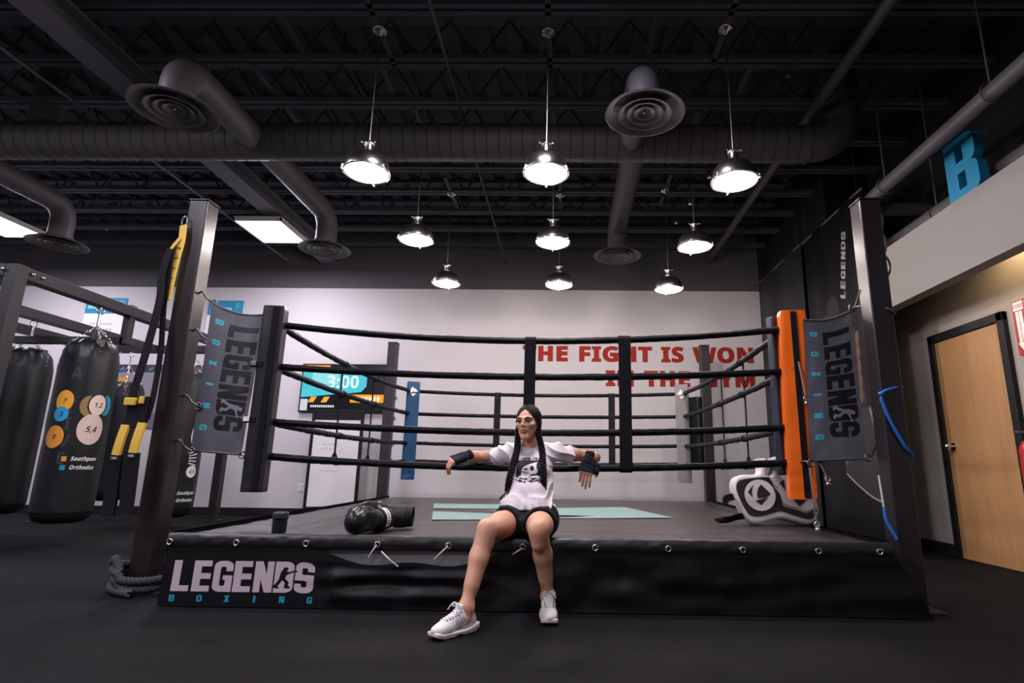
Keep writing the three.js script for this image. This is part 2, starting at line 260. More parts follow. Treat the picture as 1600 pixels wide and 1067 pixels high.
for (const [x, z] of [[-8.13, -8.0], [-7.1, -8.0], [-2.05, -4.4], [2.45, -4.62], [1.7, -6.2], [1.62, -6.9], [1.55, -7.5], [1.95, -4.4]]) {
  const s = thing('fire_sprinkler', 'small metal fire sprinkler below the joists', 'sprinkler', [x, x < -7 ? 4.28 : 4.22, z], 0, 'fire sprinklers');
  part('pipe_drop', cyl(V(0, 0.05, 0), V(0, 0.42, 0), 0.012, 0.012, 10), M.duct, s); part('body', [cyl(V(0, 0, 0), V(0, 0.055, 0), 0.012, 0.018, 12)], M.chrome, s); part('deflector', [cyl(V(0, -0.022, 0), V(0, -0.018, 0), 0.025, 0.025, 16), cyl(V(-0.012, -0.02, 0), V(-0.008, 0.01, 0), 0.003, 0.003, 6), cyl(V(0.012, -0.02, 0), V(0.008, 0.01, 0), 0.003, 0.003, 6)], M.chrome, s);
}
// ---------------------------------------------------------------- lamps
const glowMat = new THREE.MeshStandardMaterial({ color: 0xffffff, roughness: 0.4, emissive: new THREE.Color().setRGB(1, 0.97, 0.93), emissiveIntensity: 6 });
function pendant(x, y, z, where) {
  const p = thing('pendant_lamp', 'lit nickel dome pendant lamp, ' + where, 'lamp', [x, y, z], 0, 'pendant lamps over the ring');
  const top = 4.3 - y;
  part('shade', lathe([[0.172, 0.0], [0.176, 0.012], [0.172, 0.045], [0.158, 0.085], [0.13, 0.125], [0.09, 0.15], [0.05, 0.162], [0.04, 0.166], [0.04, 0.162], [0.088, 0.145], [0.126, 0.12], [0.152, 0.082], [0.166, 0.042], [0.168, 0.004], [0.172, 0]], 48), M.nickel, p);
  part('rim', torus(0.172, 0.009, 48, 10).rotateX(Math.PI / 2), M.nickel, p);
  part('socket', lathe([[0, 0.16], [0.04, 0.16], [0.04, 0.18], [0.033, 0.185], [0.033, 0.235], [0.042, 0.24], [0.042, 0.252], [0.014, 0.262], [0.008, 0.275], [0, 0.275]], 24), M.nickel, p);
  for (let k = 0; k < 3; k++) { const a = k * 2.094 + 0.5, c = Math.cos(a), s = Math.sin(a);
    const l = part('clip', [bx(0.168, 0.19, -0.016, 0.02, -0.008, 0.008, 0.003), new THREE.SphereGeometry(0.011, 10, 8).translate(0.188, -0.012, 0)].map(g => g.rotateY(-a)), M.nickel, p);
    part('thumbscrew', [cyl(V(c * 0.04, 0.246, s * 0.04), V(c * 0.058, 0.246, s * 0.058), 0.004, 0.004, 8), new THREE.SphereGeometry(0.008, 8, 6).translate(c * 0.06, 0.246, s * 0.06)], M.nickel, p); }
  part('rod', cyl(V(0, 0.27, 0), V(0, top - 0.02, 0), 0.0055, 0.0055, 10), M.nickel, p);
  part('canopy', lathe([[0, top - 0.045], [0.015, top - 0.045], [0.02, top - 0.03], [0.055, top - 0.018], [0.06, top]], 28), M.nickel, p);
  part('mounting_strut', bx(-0.022, 0.022, top, top + 0.03, -0.42, 0.42), M.joist, p);
  const lens = part('lens', lathe([[0, -0.012], [0.08, -0.009], [0.14, -0.002], [0.166, 0.006], [0.166, 0.012], [0, 0.012]], 40), glowMat, p);
  lens.userData.label = 'glowing white glass lens';
  const L = new THREE.PointLight(PENDANT_COLOUR, PENDANT_CANDELA, 0, 2); L.position.set(0, -0.034, 0); L.castShadow = true; L.shadow.radius = 3; L.shadow.mapSize.set(1024, 1024);
  L.name = 'pendant_glow'; p.add(L); return p;
}
for (const [x, y, z] of [[-1.57, 3.01, -3.98], [-0.17, 3.02, -4.0], [1.28, 2.94, -3.96], [-1.56, 3.05, -5.42], [-0.15, 3.05, -5.46], [1.32, 3.02, -5.48], [-1.54, 3.05, -6.84], [-0.1, 3.05, -6.86], [1.27, 2.96, -6.72]]) pendant(x, y, z, (z > -4.5 ? 'row above the seated woman, ' : z > -6 ? 'middle row, ' : 'row nearest the white wall, ') + (x < -1 ? 'punch bag end' : x < 1 ? 'centre' : 'door end'));
const panelGlow = new THREE.MeshStandardMaterial({ color: 0xffffff, roughness: 0.6, emissive: new THREE.Color().setRGB(0.9, 0.88, 1), emissiveIntensity: 5 });
const panelSpots = [[-4.22, -7.45, 'LED light panel glowing above the white wall near the blue corner pad'], [-8.0, -7.3, 'LED light panel glowing above the outer punch bag'], ...[[-8, -2.75], [-4.22, -2.75], [-0.3, -2.75], [-4.22, -0.4], [-4.22, 1.9], [-0.3, 1.9]].map(p => [...p, 'LED light panel above the open floor in front of the ring'])];
for (const [x, z, lab] of panelSpots) {
  const p = thing('light_panel', lab, 'light', [x, 4.0, z], 0, 'LED light panels'), w = 0.33, d = 0.4;
  part('frame', [bx(-w, w, 0, 0.05, -d, -d + 0.02), bx(-w, w, 0, 0.05, d - 0.02, d), bx(-w, -w + 0.02, 0, 0.05, -d, d), bx(w - 0.02, w, 0, 0.05, -d, d), bx(-w, w, 0.05, 0.065, -d, d)], M.white, p);
  part('diffuser_panel', bx(-w + 0.02, w - 0.02, 0.008, 0.02, -d + 0.02, d - 0.02), panelGlow, p);
  for (const sx of [-1, 1]) part('hanging_wire', cyl(V(sx * w * 0.8, 0.06, 0), V(sx * w * 0.8, 0.8, 0), 0.003, 0.003, 6), M.steel, p);
  const L = new THREE.RectAreaLight(PANEL_COLOUR, PANEL_RADIANCE, 2 * w - 0.06, 2 * d - 0.06); L.position.set(0, -0.004, 0); L.rotation.x = -Math.PI / 2; L.name = 'panel_glow'; p.add(L);
}
{ // warm downlight in the alcove ceiling
  const p = thing('downlight', 'warm recessed downlight in the alcove ceiling by the door', 'light', [3.53, 2.84, -4.3]);
  part('trim_ring', torus(0.06, 0.008, 28, 8).rotateX(Math.PI / 2).translate(0, -0.003, 0), M.white, p);
  part('lens', new THREE.CylinderGeometry(0.055, 0.055, 0.006, 28).translate(0, -0.004, 0), new THREE.MeshStandardMaterial({ color: 0xffffff, emissive: new THREE.Color().setRGB(1, 0.75, 0.42), emissiveIntensity: 6 }), p);
  const L = new THREE.SpotLight(new THREE.Color().setRGB(1, 0.68, 0.36), ALCOVE_CANDELA, 0, 1.45, 0.5, 2); L.position.set(0, -0.02, 0); L.target.position.set(0, -1, 0); L.castShadow = true; L.shadow.radius = 3; L.name = 'downlight_glow'; p.add(L, L.target);
}
// ---------------------------------------------------------------- things on the white wall
{ // red slogan, one mesh per letter
  const font = await new FontLoader().loadAsync('fonts/droid/droid_sans_bold.typeface.json'), red = std([0.30, 0.022, 0.012], 0.7, { specularIntensity: 0.4 });
  const line = (text, xr, y, cap, wide, label) => {
    const g = thing('wall_lettering', label, 'lettering', [0, y, ZB]); const res = font.data.resolution, H = font.generateShapes('H', 1)[0].getPoints(), capH = Math.max(...H.map(p => p.y));
    const size = cap / capH, adv = c => c === ' ' ? wide * 0.34 : font.data.glyphs[c].ha / res * size * 1.19 * wide / 1 + 0.012;
    let W = 0; for (const c of text) W += c === ' ' ? 0.14 * wide : adv(c); let x = xr - W;
    for (const c of text) { if (c === ' ') { x += 0.14 * wide; continue; }
      const geo = new THREE.ExtrudeGeometry(font.generateShapes(c, size), { depth: 0.003, bevelEnabled: true, bevelSize: 0.011, bevelThickness: 0.001, bevelSegments: 1, curveSegments: 6 });
      geo.scale(1.19 * wide, 1, 1); part('letter', geo, red, g).position.set(x + 0.012, 0, 0.002); x += adv(c); }
  };
  line('THE FIGHT IS WON', 3.05, 2.462, 0.235, 1.0, 'upper line of red wall lettering reading THE FIGHT IS WON');
  line('IN THE GYM', 3.05, 2.066, 0.235, 1.0, 'lower line of red wall lettering reading IN THE GYM');
}
{ // wall screen with the round timer
  const t = canvasTex(1024, 560, (c, w, h) => {
    c.fillStyle = '#0a0d14'; c.fillRect(0, 0, w, h); c.fillStyle = '#49c3d6'; c.beginPath(); c.moveTo(0, 60); c.lineTo(700, 60); c.lineTo(800, 110); c.lineTo(800, 260); c.lineTo(740, 330); c.lineTo(0, 400); c.fill();
    c.fillStyle = '#8fdbe6'; c.fillRect(120, 60, 330, 180); c.fillStyle = '#f29a1e'; c.fillRect(0, 0, 330, 82); c.fillStyle = '#fff3dd'; for (let i = 0; i < 6; i++) c.fillRect(30 + i * 38, 28, 28, 32);
    c.fillStyle = '#e6f7fb'; c.font = 'bold 210px sans-serif'; c.fillText('3:00', 300, 280);
    c.fillStyle = '#f29a1e'; c.fillRect(610, 360, 414, 100); c.fillStyle = '#ffe9c8'; for (let i = 0; i < 6; i++) c.fillRect(690 + i * 50, 384, 36, 54);
    for (let i = 0; i < 4; i++) { c.fillStyle = i % 2 ? '#101218' : '#f2a93a'; c.beginPath(); c.moveTo(130 + i * 80, 390); c.lineTo(200 + i * 80, 390); c.lineTo(160 + i * 80, 460); c.lineTo(90 + i * 80, 460); c.fill(); }
    c.fillStyle = '#c9ccd8'; c.fillRect(0, 420, 90, 140); c.fillStyle = '#e8e8ee'; for (let i = 0; i < 11; i++) c.fillRect(130 + i * 27, 494, 19, 26);
  });
  const tv = thing('wall_television', 'flat wall television showing a teal and orange 3:00 round timer', 'television', [-3.57, 1.975, ZB + 0.06]);
  part('case', bx(-0.69, 0.69, -0.39, 0.39, -0.045, 0, 0.008), M.black, tv);
  const g = new THREE.PlaneGeometry(1.33, 0.73).translate(0, 0, 0.002); part('screen', g, new THREE.MeshStandardMaterial({ color: 0x050505, roughness: 0.25, emissive: 0xffffff, emissiveMap: t, emissiveIntensity: 1.1 }), tv);
  part('bracket', bx(-0.2, 0.2, -0.15, 0.15, -0.06, -0.045), M.steel, tv);
}
{ // standing whiteboard
  const t = canvasTex(512, 1024, (c, w, h) => { c.fillStyle = '#e6e2e6'; c.fillRect(0, 0, w, h); c.strokeStyle = '#9a95a0'; c.lineWidth = 5;
    const scr = (x, y, n, s) => { c.beginPath(); c.moveTo(x, y); for (let i = 0; i < n; i++) c.lineTo(x + i * s + rnd() * s, y + (rnd() - 0.5) * 26); c.stroke(); };
    scr(110, 200, 12, 16); scr(100, 265, 8, 16); scr(110, 560, 13, 18); });
  const b = thing('whiteboard', 'tall white board on a thin dark stand under the television', 'whiteboard', [-3.52, 0, -8.72]);
  for (const s of [-1, 1]) part('stand_post', bx(s * 0.38 - 0.022, s * 0.38 + 0.022, 0.03, 1.6, -0.02, 0.02, 0.004), M.darkFrame, b);
  for (const y of [1.57, 0.12]) part('crossbar', bx(-0.38, 0.38, y, y + 0.03, -0.015, 0.015, 0.003), M.darkFrame, b);
  part('board', bx(-0.355, 0.355, 0.16, 1.3, -0.012, 0.012), new THREE.MeshStandardMaterial({ map: t, roughness: 0.3 }), b);
  const hd = canvasTex(512, 96, (c, w, h) => { c.fillStyle = '#d8d3d8'; c.fillRect(0, 0, w, h); c.fillStyle = '#8d8790'; for (let i = 0; i < 9; i++) c.fillRect(110 + i * 34, 38, 24, 26); });
  part('header', bx(-0.355, 0.355, 1.33, 1.44, -0.012, 0.012), new THREE.MeshStandardMaterial({ map: hd, roughness: 0.4 }), b);
  part('top_shelf', bx(-0.355, 0.355, 1.45, 1.55, -0.03, 0.01), M.darkFrame, b);
  for (const s of [-1, 1]) part('foot', bx(s * 0.38 - 0.025, s * 0.38 + 0.025, 0, 0.04, -0.2, 0.2, 0.006), M.darkFrame, b);
}
function poster(x0, x1, y0, y1, label, word, dx) {
  const t = canvasTex(512, 560, (c, w, h) => { c.fillStyle = '#e3e2e8'; c.fillRect(0, 0, w, h); c.fillStyle = '#1389ab'; c.fillRect(0, 0, w, h * 0.35); c.fillStyle = '#bfe3ec'; c.font = 'bold 58px sans-serif'; c.fillText(word, dx, h * 0.24);
    c.strokeStyle = '#8fd0de'; c.lineWidth = 7; c.beginPath(); c.arc(w - 70, 62, 26, 0, 6.3); c.moveTo(w - 100, 110); c.lineTo(w - 88, 84); c.stroke();
    c.fillStyle = '#c9b7b8'; for (let r = 0; r < 2; r++) for (let i = 0; i < 7 - r * 3; i++) c.fillRect(90 + i * 42 + r * 130, h * 0.55 + r * 70, 30, 32); });
  single('wall_poster', bx(x0, x1, y0, y1, ZB, ZB + 0.012), new THREE.MeshStandardMaterial({ map: t, roughness: 0.6 }), label, 'poster');
}
poster(-8.05, -7.36, 2.68, 3.46, 'white poster with teal header above the numbered punch bag', 'MEET', 24);
poster(-5.98, -5.40, 2.70, 3.43, 'white poster with teal header above the suspension straps', 'CHARGER', 90);
{ const t = canvasTex(1024, 420, (c, w, h) => { c.fillStyle = '#8d8590'; c.fillRect(0, 0, w, h); c.fillStyle = '#262a3a'; c.fillRect(0, 0, w, 52);
    c.fillStyle = '#4a7fae'; for (let i = 0; i < 6; i++) { c.beginPath(); c.moveTo(40 + i * 190, 34); c.lineTo(66 + i * 190, 14); c.lineTo(72 + i * 190, 30); c.lineTo(50 + i * 190, 42); c.fill(); }
    c.fillStyle = '#e29022'; for (const x of [20, 390, 760]) { c.beginPath(); c.moveTo(x, 320); c.lineTo(x + 40, 90); c.lineTo(x + 90, 80); c.lineTo(x + 70, 190); c.lineTo(x + 110, 300); c.fill(); }
    c.fillStyle = '#6b6672'; c.fillRect(0, 320, w, 100); c.fillStyle = '#f0eef2'; c.font = 'bold 70px sans-serif'; c.fillText('P', 30, 392); c.fillText('O', 415, 392); });
  single('wall_banner', bx(-8.32, -5.78, 1.3, 2.33, ZB, ZB + 0.014), new THREE.MeshStandardMaterial({ map: t, roughness: 0.6 }), 'wide grey and orange banner on the wall behind the punch bags', 'banner'); }
{ const o = thing('wall_outlet', 'white power outlet low on the white wall', 'outlet', [-4.1, 0.42, ZB]); part('plate', bx(-0.04, 0.04, -0.06, 0.06, 0, 0.008, 0.003), M.white, o);
  for (const s of [-1, 1]) part('socket', bx(-0.017, 0.017, s * 0.026 - 0.014, s * 0.026 + 0.014, 0.006, 0.011, 0.004), std([0.5, 0.48, 0.48], 0.5), o); }
{ // blue letter standing on the soffit
  const s = new THREE.Shape(); const W = 0.36, H = 0.53;
  s.moveTo(0, 0); s.lineTo(W * 0.6, 0); s.quadraticCurveTo(W, 0, W, H * 0.17); s.lineTo(W, H * 0.36); s.quadraticCurveTo(W, H * 0.5, W * 0.8, H * 0.52); s.quadraticCurveTo(W * 0.97, H * 0.55, W * 0.97, H * 0.68); s.lineTo(W * 0.97, H * 0.85); s.quadraticCurveTo(W * 0.97, H, W * 0.6, H); s.lineTo(0, H); s.closePath();
  for (const [y0, y1] of [[0.16, 0.42], [0.6, 0.84]]) { const h = new THREE.Path(); h.moveTo(W * 0.36, H * y0); h.lineTo(W * 0.36, H * y1); h.lineTo(W * 0.6, H * y1); h.lineTo(W * 0.6, H * y0); h.closePath(); s.holes.push(h); }
  const g = extrude(s, 0.07, 0.004).rotateY(-Math.PI / 2).translate(3.30, 2.965, -4.42);
  single('sign_letter', g, std([0.004, 0.19, 0.36], 0.5), 'big blue block letter B standing on the white soffit', 'letter');
}
// tall banners on the black wall, hung a little in front of it
{ const t = canvasTex(1024, 2048, (c, w, h) => {
    c.fillStyle = '#0c0c0f'; c.fillRect(0, 0, w, h); c.save(); c.translate(560, 560); c.rotate(-1.25); 'LEGENDS'.split('').forEach((ch, i) => block(c, ch, i * 62, 0, 52, 84, '#8b8a90', '#0c0c0f')); c.restore();
    c.fillStyle = '#2b2626'; c.beginPath(); c.ellipse(430, 640, 90, 120, 0.2, 0, 7); c.fill();
    c.fillStyle = '#3a2d29'; c.beginPath(); c.ellipse(330, 700, 60, 80, -0.4, 0, 7); c.fill(); c.fillStyle = '#2c2422'; c.beginPath(); c.moveTo(330, 760); c.quadraticCurveTo(560, 700, 740, 800); c.lineTo(820, 1250); c.lineTo(400, 1260); c.fill();
    c.fillStyle = '#5a473f'; for (let i = 0; i < 5; i++) { c.beginPath(); c.ellipse(770 - i * 6, 860 + i * 85, 30, 44, 0.2, 0, 7); c.fill(); }
    c.fillStyle = '#2e2d32'; c.beginPath(); c.moveTo(330, 1290); c.lineTo(850, 1270); c.lineTo(960, 1800); c.quadraticCurveTo(700, 1800, 420, 1650); c.fill(); c.strokeStyle = '#8f8a8c'; c.lineWidth = 12; c.beginPath(); c.moveTo(420, 1650); c.quadraticCurveTo(700, 1800, 960, 1800); c.stroke();
    c.strokeStyle = '#7b6a69'; c.lineWidth = 26; c.beginPath(); c.moveTo(840, 1280); c.quadraticCurveTo(920, 1500, 950, 1790); c.stroke(); c.lineWidth = 10; c.beginPath(); c.moveTo(400, 1300); c.quadraticCurveTo(450, 1450, 440, 1600); c.stroke(); });
  const m = new THREE.MeshPhysicalMaterial({ map: t, roughness: 0.4, specularIntensity: 0.5 });
  const fold = (z0, z1, y0, y1, amp) => { const g = grid(40, 20, (u, v) => [3.1 + amp * Math.sin(u * 13 + v) * (0.4 + 0.6 * v) * 0.5, y0 + (y1 - y0) * v, z0 + (z1 - z0) * u]); const b = grid(40, 20, (u, v) => [3.112 + amp * Math.sin((1 - u) * 13 + v) * (0.4 + 0.6 * v) * 0.5, y0 + (y1 - y0) * v, z1 + (z0 - z1) * u]); return [g, b]; };
  const a = thing('hanging_banner', 'tall black banner printed with a boxer in trunks', 'banner'); part('printed_vinyl', fold(-7.0, -5.5, 0.04, 3.7, 0.03), m, a);
  part('top_rail', cyl(V(3.106, 3.7, -7.02), V(3.106, 3.7, -5.48), 0.015), M.steel, a); for (const z of [-6.9, -5.6]) part('hanging_wire', cyl(V(3.106, 3.7, z), V(3.106, 4.32, z), 0.003, 0.003, 6), M.steel, a);
  const b = thing('hanging_banner', 'plain black banner in the corner by the red lettering', 'banner'); part('vinyl', fold(-8.75, -7.1, 0.04, 3.72, 0.03), std([0.012, 0.012, 0.014], 0.45), b);
  part('top_rail', cyl(V(3.106, 3.72, -8.77), V(3.106, 3.72, -7.08), 0.015), M.steel, b); for (const z of [-8.6, -7.2]) part('hanging_wire', cyl(V(3.106, 3.72, z), V(3.106, 4.32, z), 0.003, 0.003, 6), M.steel, b);
}
// ---------------------------------------------------------------- punch bag frame and bags
const RH = 2.45;
{ const r = thing('bag_rack', 'dark bolted steel frame holding the punch bags', 'frame'); const s = 0.055;
  const bolts = (x, y, z, dx, dz) => { for (const k of [0, 1]) part('bolt', new THREE.SphereGeometry(0.016, 10, 8).translate(x + dx * k, y, z + dz * k), M.chrome, r); };
  const col = (x, z) => part('upright', [bx(x - s, x + s, 0, RH, z - s, z + s, 0.006), bx(x - 0.1, x + 0.1, 0, 0.012, z - 0.1, z + 0.1)], M.rig, r);
  const beamZ = (x, z0, z1, y = RH) => part('beam', bx(x - s, x + s, y - 2 * s, y, z0, z1, 0.006), M.rig, r), beamX = (z, x0, x1, y = RH) => part('beam', bx(x0, x1, y - 2 * s, y, z - s, z + s, 0.006), M.rig, r);
  col(-4.8, -4.6); col(-6.85, -7.55); col(-4.86, -8.05); col(-7.6, -4.6);
  beamZ(-4.82, -8.05, -4.55); beamZ(-6.05, -8.0, -4.55); beamZ(-6.85, -7.9, -4.55); beamX(-4.6, -7.6, -4.86); beamX(-8.02, -6.9, -4.8);
  part('tie_plate', bx(-4.86, -4.78, RH - 0.42, RH + 0.02, -5.98, -5.9, 0.006), M.rig, r); part('beam', bx(-6.05, -4.82, RH - 0.42, RH - 0.34, -5.98, -5.9, 0.006), M.rig, r);
  bolts(-4.86, RH - 0.055, -4.535, -0.09, 0); bolts(-4.755, RH - 0.05, -4.7, 0, -0.1); bolts(-6.7, RH - 0.055, -7.96, 0.12, 0); bolts(-5.2, RH - 0.055, -7.96, 0.12, 0); bolts(-7.2, RH - 0.055, -4.535, 0.1, 0);
}
function bagTex(draw) { return canvasTex(1024, 1024, (c, w, h) => { c.fillStyle = '#15171a'; c.fillRect(0, 0, w, h); draw(c, w, h); }); }
const disc = (c, x, y, rx, ry, col, txt, ink = '#15161a', fs = 36) => { c.fillStyle = col; c.beginPath(); c.ellipse(x, y, rx, ry, 0, 0, 7); c.fill(); c.fillStyle = ink; c.font = 'bold italic ' + fs + 'px sans-serif'; c.textAlign = 'center'; c.fillText(txt, x, y + fs * 0.36); };
const legend = (c, x, y, blank) => { c.textAlign = 'left'; c.fillStyle = '#d68a2e'; if (!blank) c.fillRect(x - 44, y - 22, 26, 26); c.fillStyle = '#1b86b0'; if (!blank) c.fillRect(x - 44, y + 24, 26, 26); c.fillStyle = '#e9e6e4'; c.font = 'bold italic 30px sans-serif'; c.fillText('Southpaw', x, y); c.fillText('Orthodox', x, y + 46); };
const vert = (c, x, word) => { c.fillStyle = '#34363b'; c.textAlign = 'center'; c.font = 'bold 92px sans-serif'; word.split('').forEach((q, i) => { c.save(); c.translate(x, 250 + i * 92); c.fillText(q, 0, 0); c.restore(); }); };
const texNumbers = bagTex((c) => { vert(c, 470, 'A TIVE'); vert(c, 330, '    DY');
  disc(c, 560, 395, 44, 56, '#8f7448', '6'); disc(c, 665, 385, 42, 56, '#1f86b4', '4'); disc(c, 430, 372, 52, 58, '#d99a33', '7'); disc(c, 424, 444, 44, 40, '#2b8fc0', '3'); c.fillStyle = '#15161a'; c.beginPath(); c.ellipse(612, 386, 58, 66, 0, 0, 7); c.fill(); disc(c, 612, 386, 50, 57, '#d9c3b4', '1,2'); disc(c, 596, 520, 74, 84, '#cdb8ae', '5,4', '#15161a', 44); disc(c, 408, 566, 58, 60, '#d08a33', '8'); legend(c, 520, 690); });
const texOther = bagTex((c) => { disc(c, 655, 480, 52, 90, '#dcd6d4', '1,2'); c.strokeStyle = '#d8d4d2'; c.lineWidth = 9; for (let i = 0; i < 5; i++) { c.beginPath(); c.moveTo(610, 600 + i * 16); c.lineTo(680, 575 + i * 26); c.stroke(); } disc(c, 650, 720, 46, 40, '#e2dedc', '4,5'); legend(c, 560, 870, true); });
const texPlain = bagTex((c) => { c.fillStyle = '#1b6fae'; c.beginPath(); c.moveTo(735, 640); c.lineTo(765, 700); c.lineTo(730, 720); c.fill(); });
function bag(x, z, top, bottom, r, tex, label, turn, hookY) {
  const b = thing('punch_bag', label, 'punch bag', [x, bottom, z], turn), h = top - bottom;
  const prof = [[0, 0], [r * 0.55, 0.008], [r * 0.85, 0.04], [r * 0.97, 0.1], [r, 0.2], [r * 1.01, h * 0.5], [r, h * 0.82], [r * 0.95, h * 0.9], [r * 0.82, h * 0.955], [r * 0.6, h * 0.985], [r * 0.3, h]];
  const g = new THREE.LatheGeometry(new THREE.SplineCurve(prof.map(p => new THREE.Vector2(...p))).getPoints(60), 64), p = g.attributes.position, uv = g.attributes.uv;
  for (let i = 0; i < p.count; i++) { const X = p.getX(i), Y = p.getY(i), Z = p.getZ(i), a = Math.atan2(X, Z), k = 1 + 0.018 * noise(Math.cos(a) * 2 + x * 3, Y * 3, Math.sin(a) * 2) + (Y > h * 0.88 ? 0.07 * Math.sin(a * 11) * (Y / h - 0.88) / 0.12 : 0); p.setXYZ(i, X * k, Y, Z * k); uv.setXY(i, 0.5 + a / (2 * Math.PI), Y / h); }
  g.computeVertexNormals();
  part('body', g, tex ? new THREE.MeshPhysicalMaterial({ map: tex, roughness: 0.42, specularIntensity: 0.55, bumpMap: rep(vinylBump, 3, 3), bumpScale: 0.004 }) : M.bag, b);
  const hy = hookY - bottom - 0.2;
  for (let k = 0; k < 4; k++) { const a = k * Math.PI / 2 + 0.35; const s = part('strap_tab', bx(-0.035, 0.035, h * 0.86, h * 0.985, r * 0.9, r * 0.9 + 0.012, 0.004).rotateX(-0.02).rotateY(a), std([0.09, 0.06, 0.05], 0.6), b);
    for (const q of [0.885, 0.915, 0.945]) part('rivet', new THREE.SphereGeometry(0.008, 8, 6).translate(Math.sin(a) * (r * 0.9 + 0.015), h * q, Math.cos(a) * (r * 0.9 + 0.015)), M.chrome, s);
    const links = []; const A = V(Math.sin(a) * r * 0.75, h * 0.97, Math.cos(a) * r * 0.75), B = V(0, hy, 0); for (let i = 0; i < 7; i++) { const P = A.clone().lerp(B, (i + 0.5) / 7), d = B.clone().sub(A); links.push(torus(0.014, 0.004, 10, 5).scale(0.7, A.distanceTo(B) / 7 / 0.026, 0.7).rotateY(i % 2 ? 1.57 : 0).applyQuaternion(new THREE.Quaternion().setFromUnitVectors(V(0, 1, 0), d.normalize())).translate(P.x, P.y, P.z)); } part('chain', links, M.chrome, b); }
  const top2 = hookY - bottom; part('swivel', [cyl(V(0, hy, 0), V(0, top2 - 0.07, 0), 0.012), torus(0.032, 0.008, 16, 8).translate(0, top2 - 0.04, 0), cyl(V(0, top2 - 0.02, 0), V(0, top2, 0), 0.012)], M.chrome, b);
  return b;
}
bag(-4.82, -5.55, 2.0, 0.2, 0.24, texNumbers, 'punch bag with orange, blue and white numbered discs, Southpaw and Orthodox', 0.62, RH - 0.11);
bag(-6.05, -6.12, 2.02, 0.22, 0.25, texPlain, 'plain black punch bag at the outer end of the frame', 1.2, RH - 0.11);
bag(-6.32, -7.95, 1.9, 0.25, 0.24, null, 'plain black punch bag under the rear crossbeam', 0.3, RH - 0.11);
bag(-4.84, -7.1, 1.98, 0.12, 0.25, texOther, 'punch bag with white discs hanging right behind the wide ring post', 0.5, RH - 0.11);
// ---------------------------------------------------------------- boxing ring
const DK = { x0: -2.26, x1: 1.84, zf: -3.37, zb: -7.52, y: 0.38 };
const RX0 = -2.06, RX1 = 1.545, RZF = -3.855, RZB = -7.49;
{ const d = thing('ring_platform', 'low boxing ring platform covered in wrinkled dark vinyl', 'ring platform');
  const vin = std([0.036, 0.029, 0.03], 0.38, { specularIntensity: 0.8, bumpMap: rep(vinylBump, 1.4, 5), bumpScale: 0.03 });
  const top = grid(330, 150, (u, v) => { const x = DK.x0 + (DK.x1 - DK.x0) * u, z = DK.zf + (DK.zb - DK.zf) * v, e = Math.min(1, Math.min(u, 1 - u) * 45, Math.min(v, 1 - v) * 45), r = Math.sqrt(Math.max(0, 1 - (1 - e) ** 2));
    const w = 0.005 * noise(x * 1.1, z * 6, 3) + 0.0025 * noise(x * 5 + z * 3, z * 11, 7) + 0.009 * noise(x * 17, z * 5, 5) * Math.exp(-v * 26);
    return [x, DK.y - 0.03 * (1 - r) + w, z]; });
  part('deck_cover', top, vin, d);
  const lipF = grid(260, 10, (u, v) => { const x = DK.x0 - 0.004 + (DK.x1 - DK.x0 + 0.008) * u, a = v * Math.PI; return [x, 0.352 - 0.052 * Math.cos(a) * (0.8 + 0.06 * noise(x * 9, v * 3, 2)) - 0.012 * 0, DK.zf + 0.004 + 0.02 * Math.sin(a) + 0.004 * noise(x * 14, v * 5, 1)]; });
  const lip = part('edge_band', lipF, std([0.014, 0.013, 0.016], 0.4), d);
  for (const s of [0, 1]) part('edge_band', grid(120, 8, (u, v) => { const z = DK.zf + (DK.zb - DK.zf) * (s ? u : 1 - u), a = v * Math.PI; return [s ? DK.x1 + 0.02 * Math.sin(a) : DK.x0 - 0.02 * Math.sin(a), 0.352 - 0.045 * Math.cos(a), z]; }), std([0.014, 0.013, 0.016], 0.4), d);
  for (const x of [-2.245, -1.862, -1.464, -1.059, -0.655, -0.235, 0.173, 0.583, 0.999, 1.42, 1.76]) { const gr = part('grommet', torus(0.0145, 0.0045, 18, 8).translate(x, 0.345, DK.zf + 0.03), M.chrome, d); part('eyelet_hole', cyl(V(x, 0.345, DK.zf + 0.02), V(x, 0.345, DK.zf + 0.029), 0.011, 0.011, 12), M.black, gr); }
  part('platform_frame', bx(DK.x0 + 0.03, DK.x1 - 0.03, 0, 0.34, DK.zb + 0.03, DK.zf - 0.03), std([0.22, 0.22, 0.24], 0.6), d);
  // pale teal print on the deck
  const teal = std([0.19, 0.30, 0.29], 0.45, { specularIntensity: 0.6 }), flat = (pts, y) => new THREE.ShapeGeometry(poly(pts.map(([x, z]) => [x, -z]))).rotateX(-Math.PI / 2).translate(0, y, 0);
  part('deck_print', [flat([[-1.394, -6.2], [-0.3, -6.3], [-0.3, -6.0], [-0.6, -5.6], [-1.25, -5.55]], 0.3865), flat([[-1.175, -5.2], [-0.2, -4.95], [-0.2, -4.55], [-1.0, -4.42]], 0.3865), flat([[-0.75, -5.35], [-0.2, -5.55], [-0.2, -5.25]], 0.3865), flat([[-0.1, -5.8], [0.62, -6.1], [0.78, -5.4], [0.9, -4.88], [0.3, -4.75], [-0.1, -4.68], [0.25, -4.95], [-0.1, -4.98]], 0.3865)], teal, d);
}
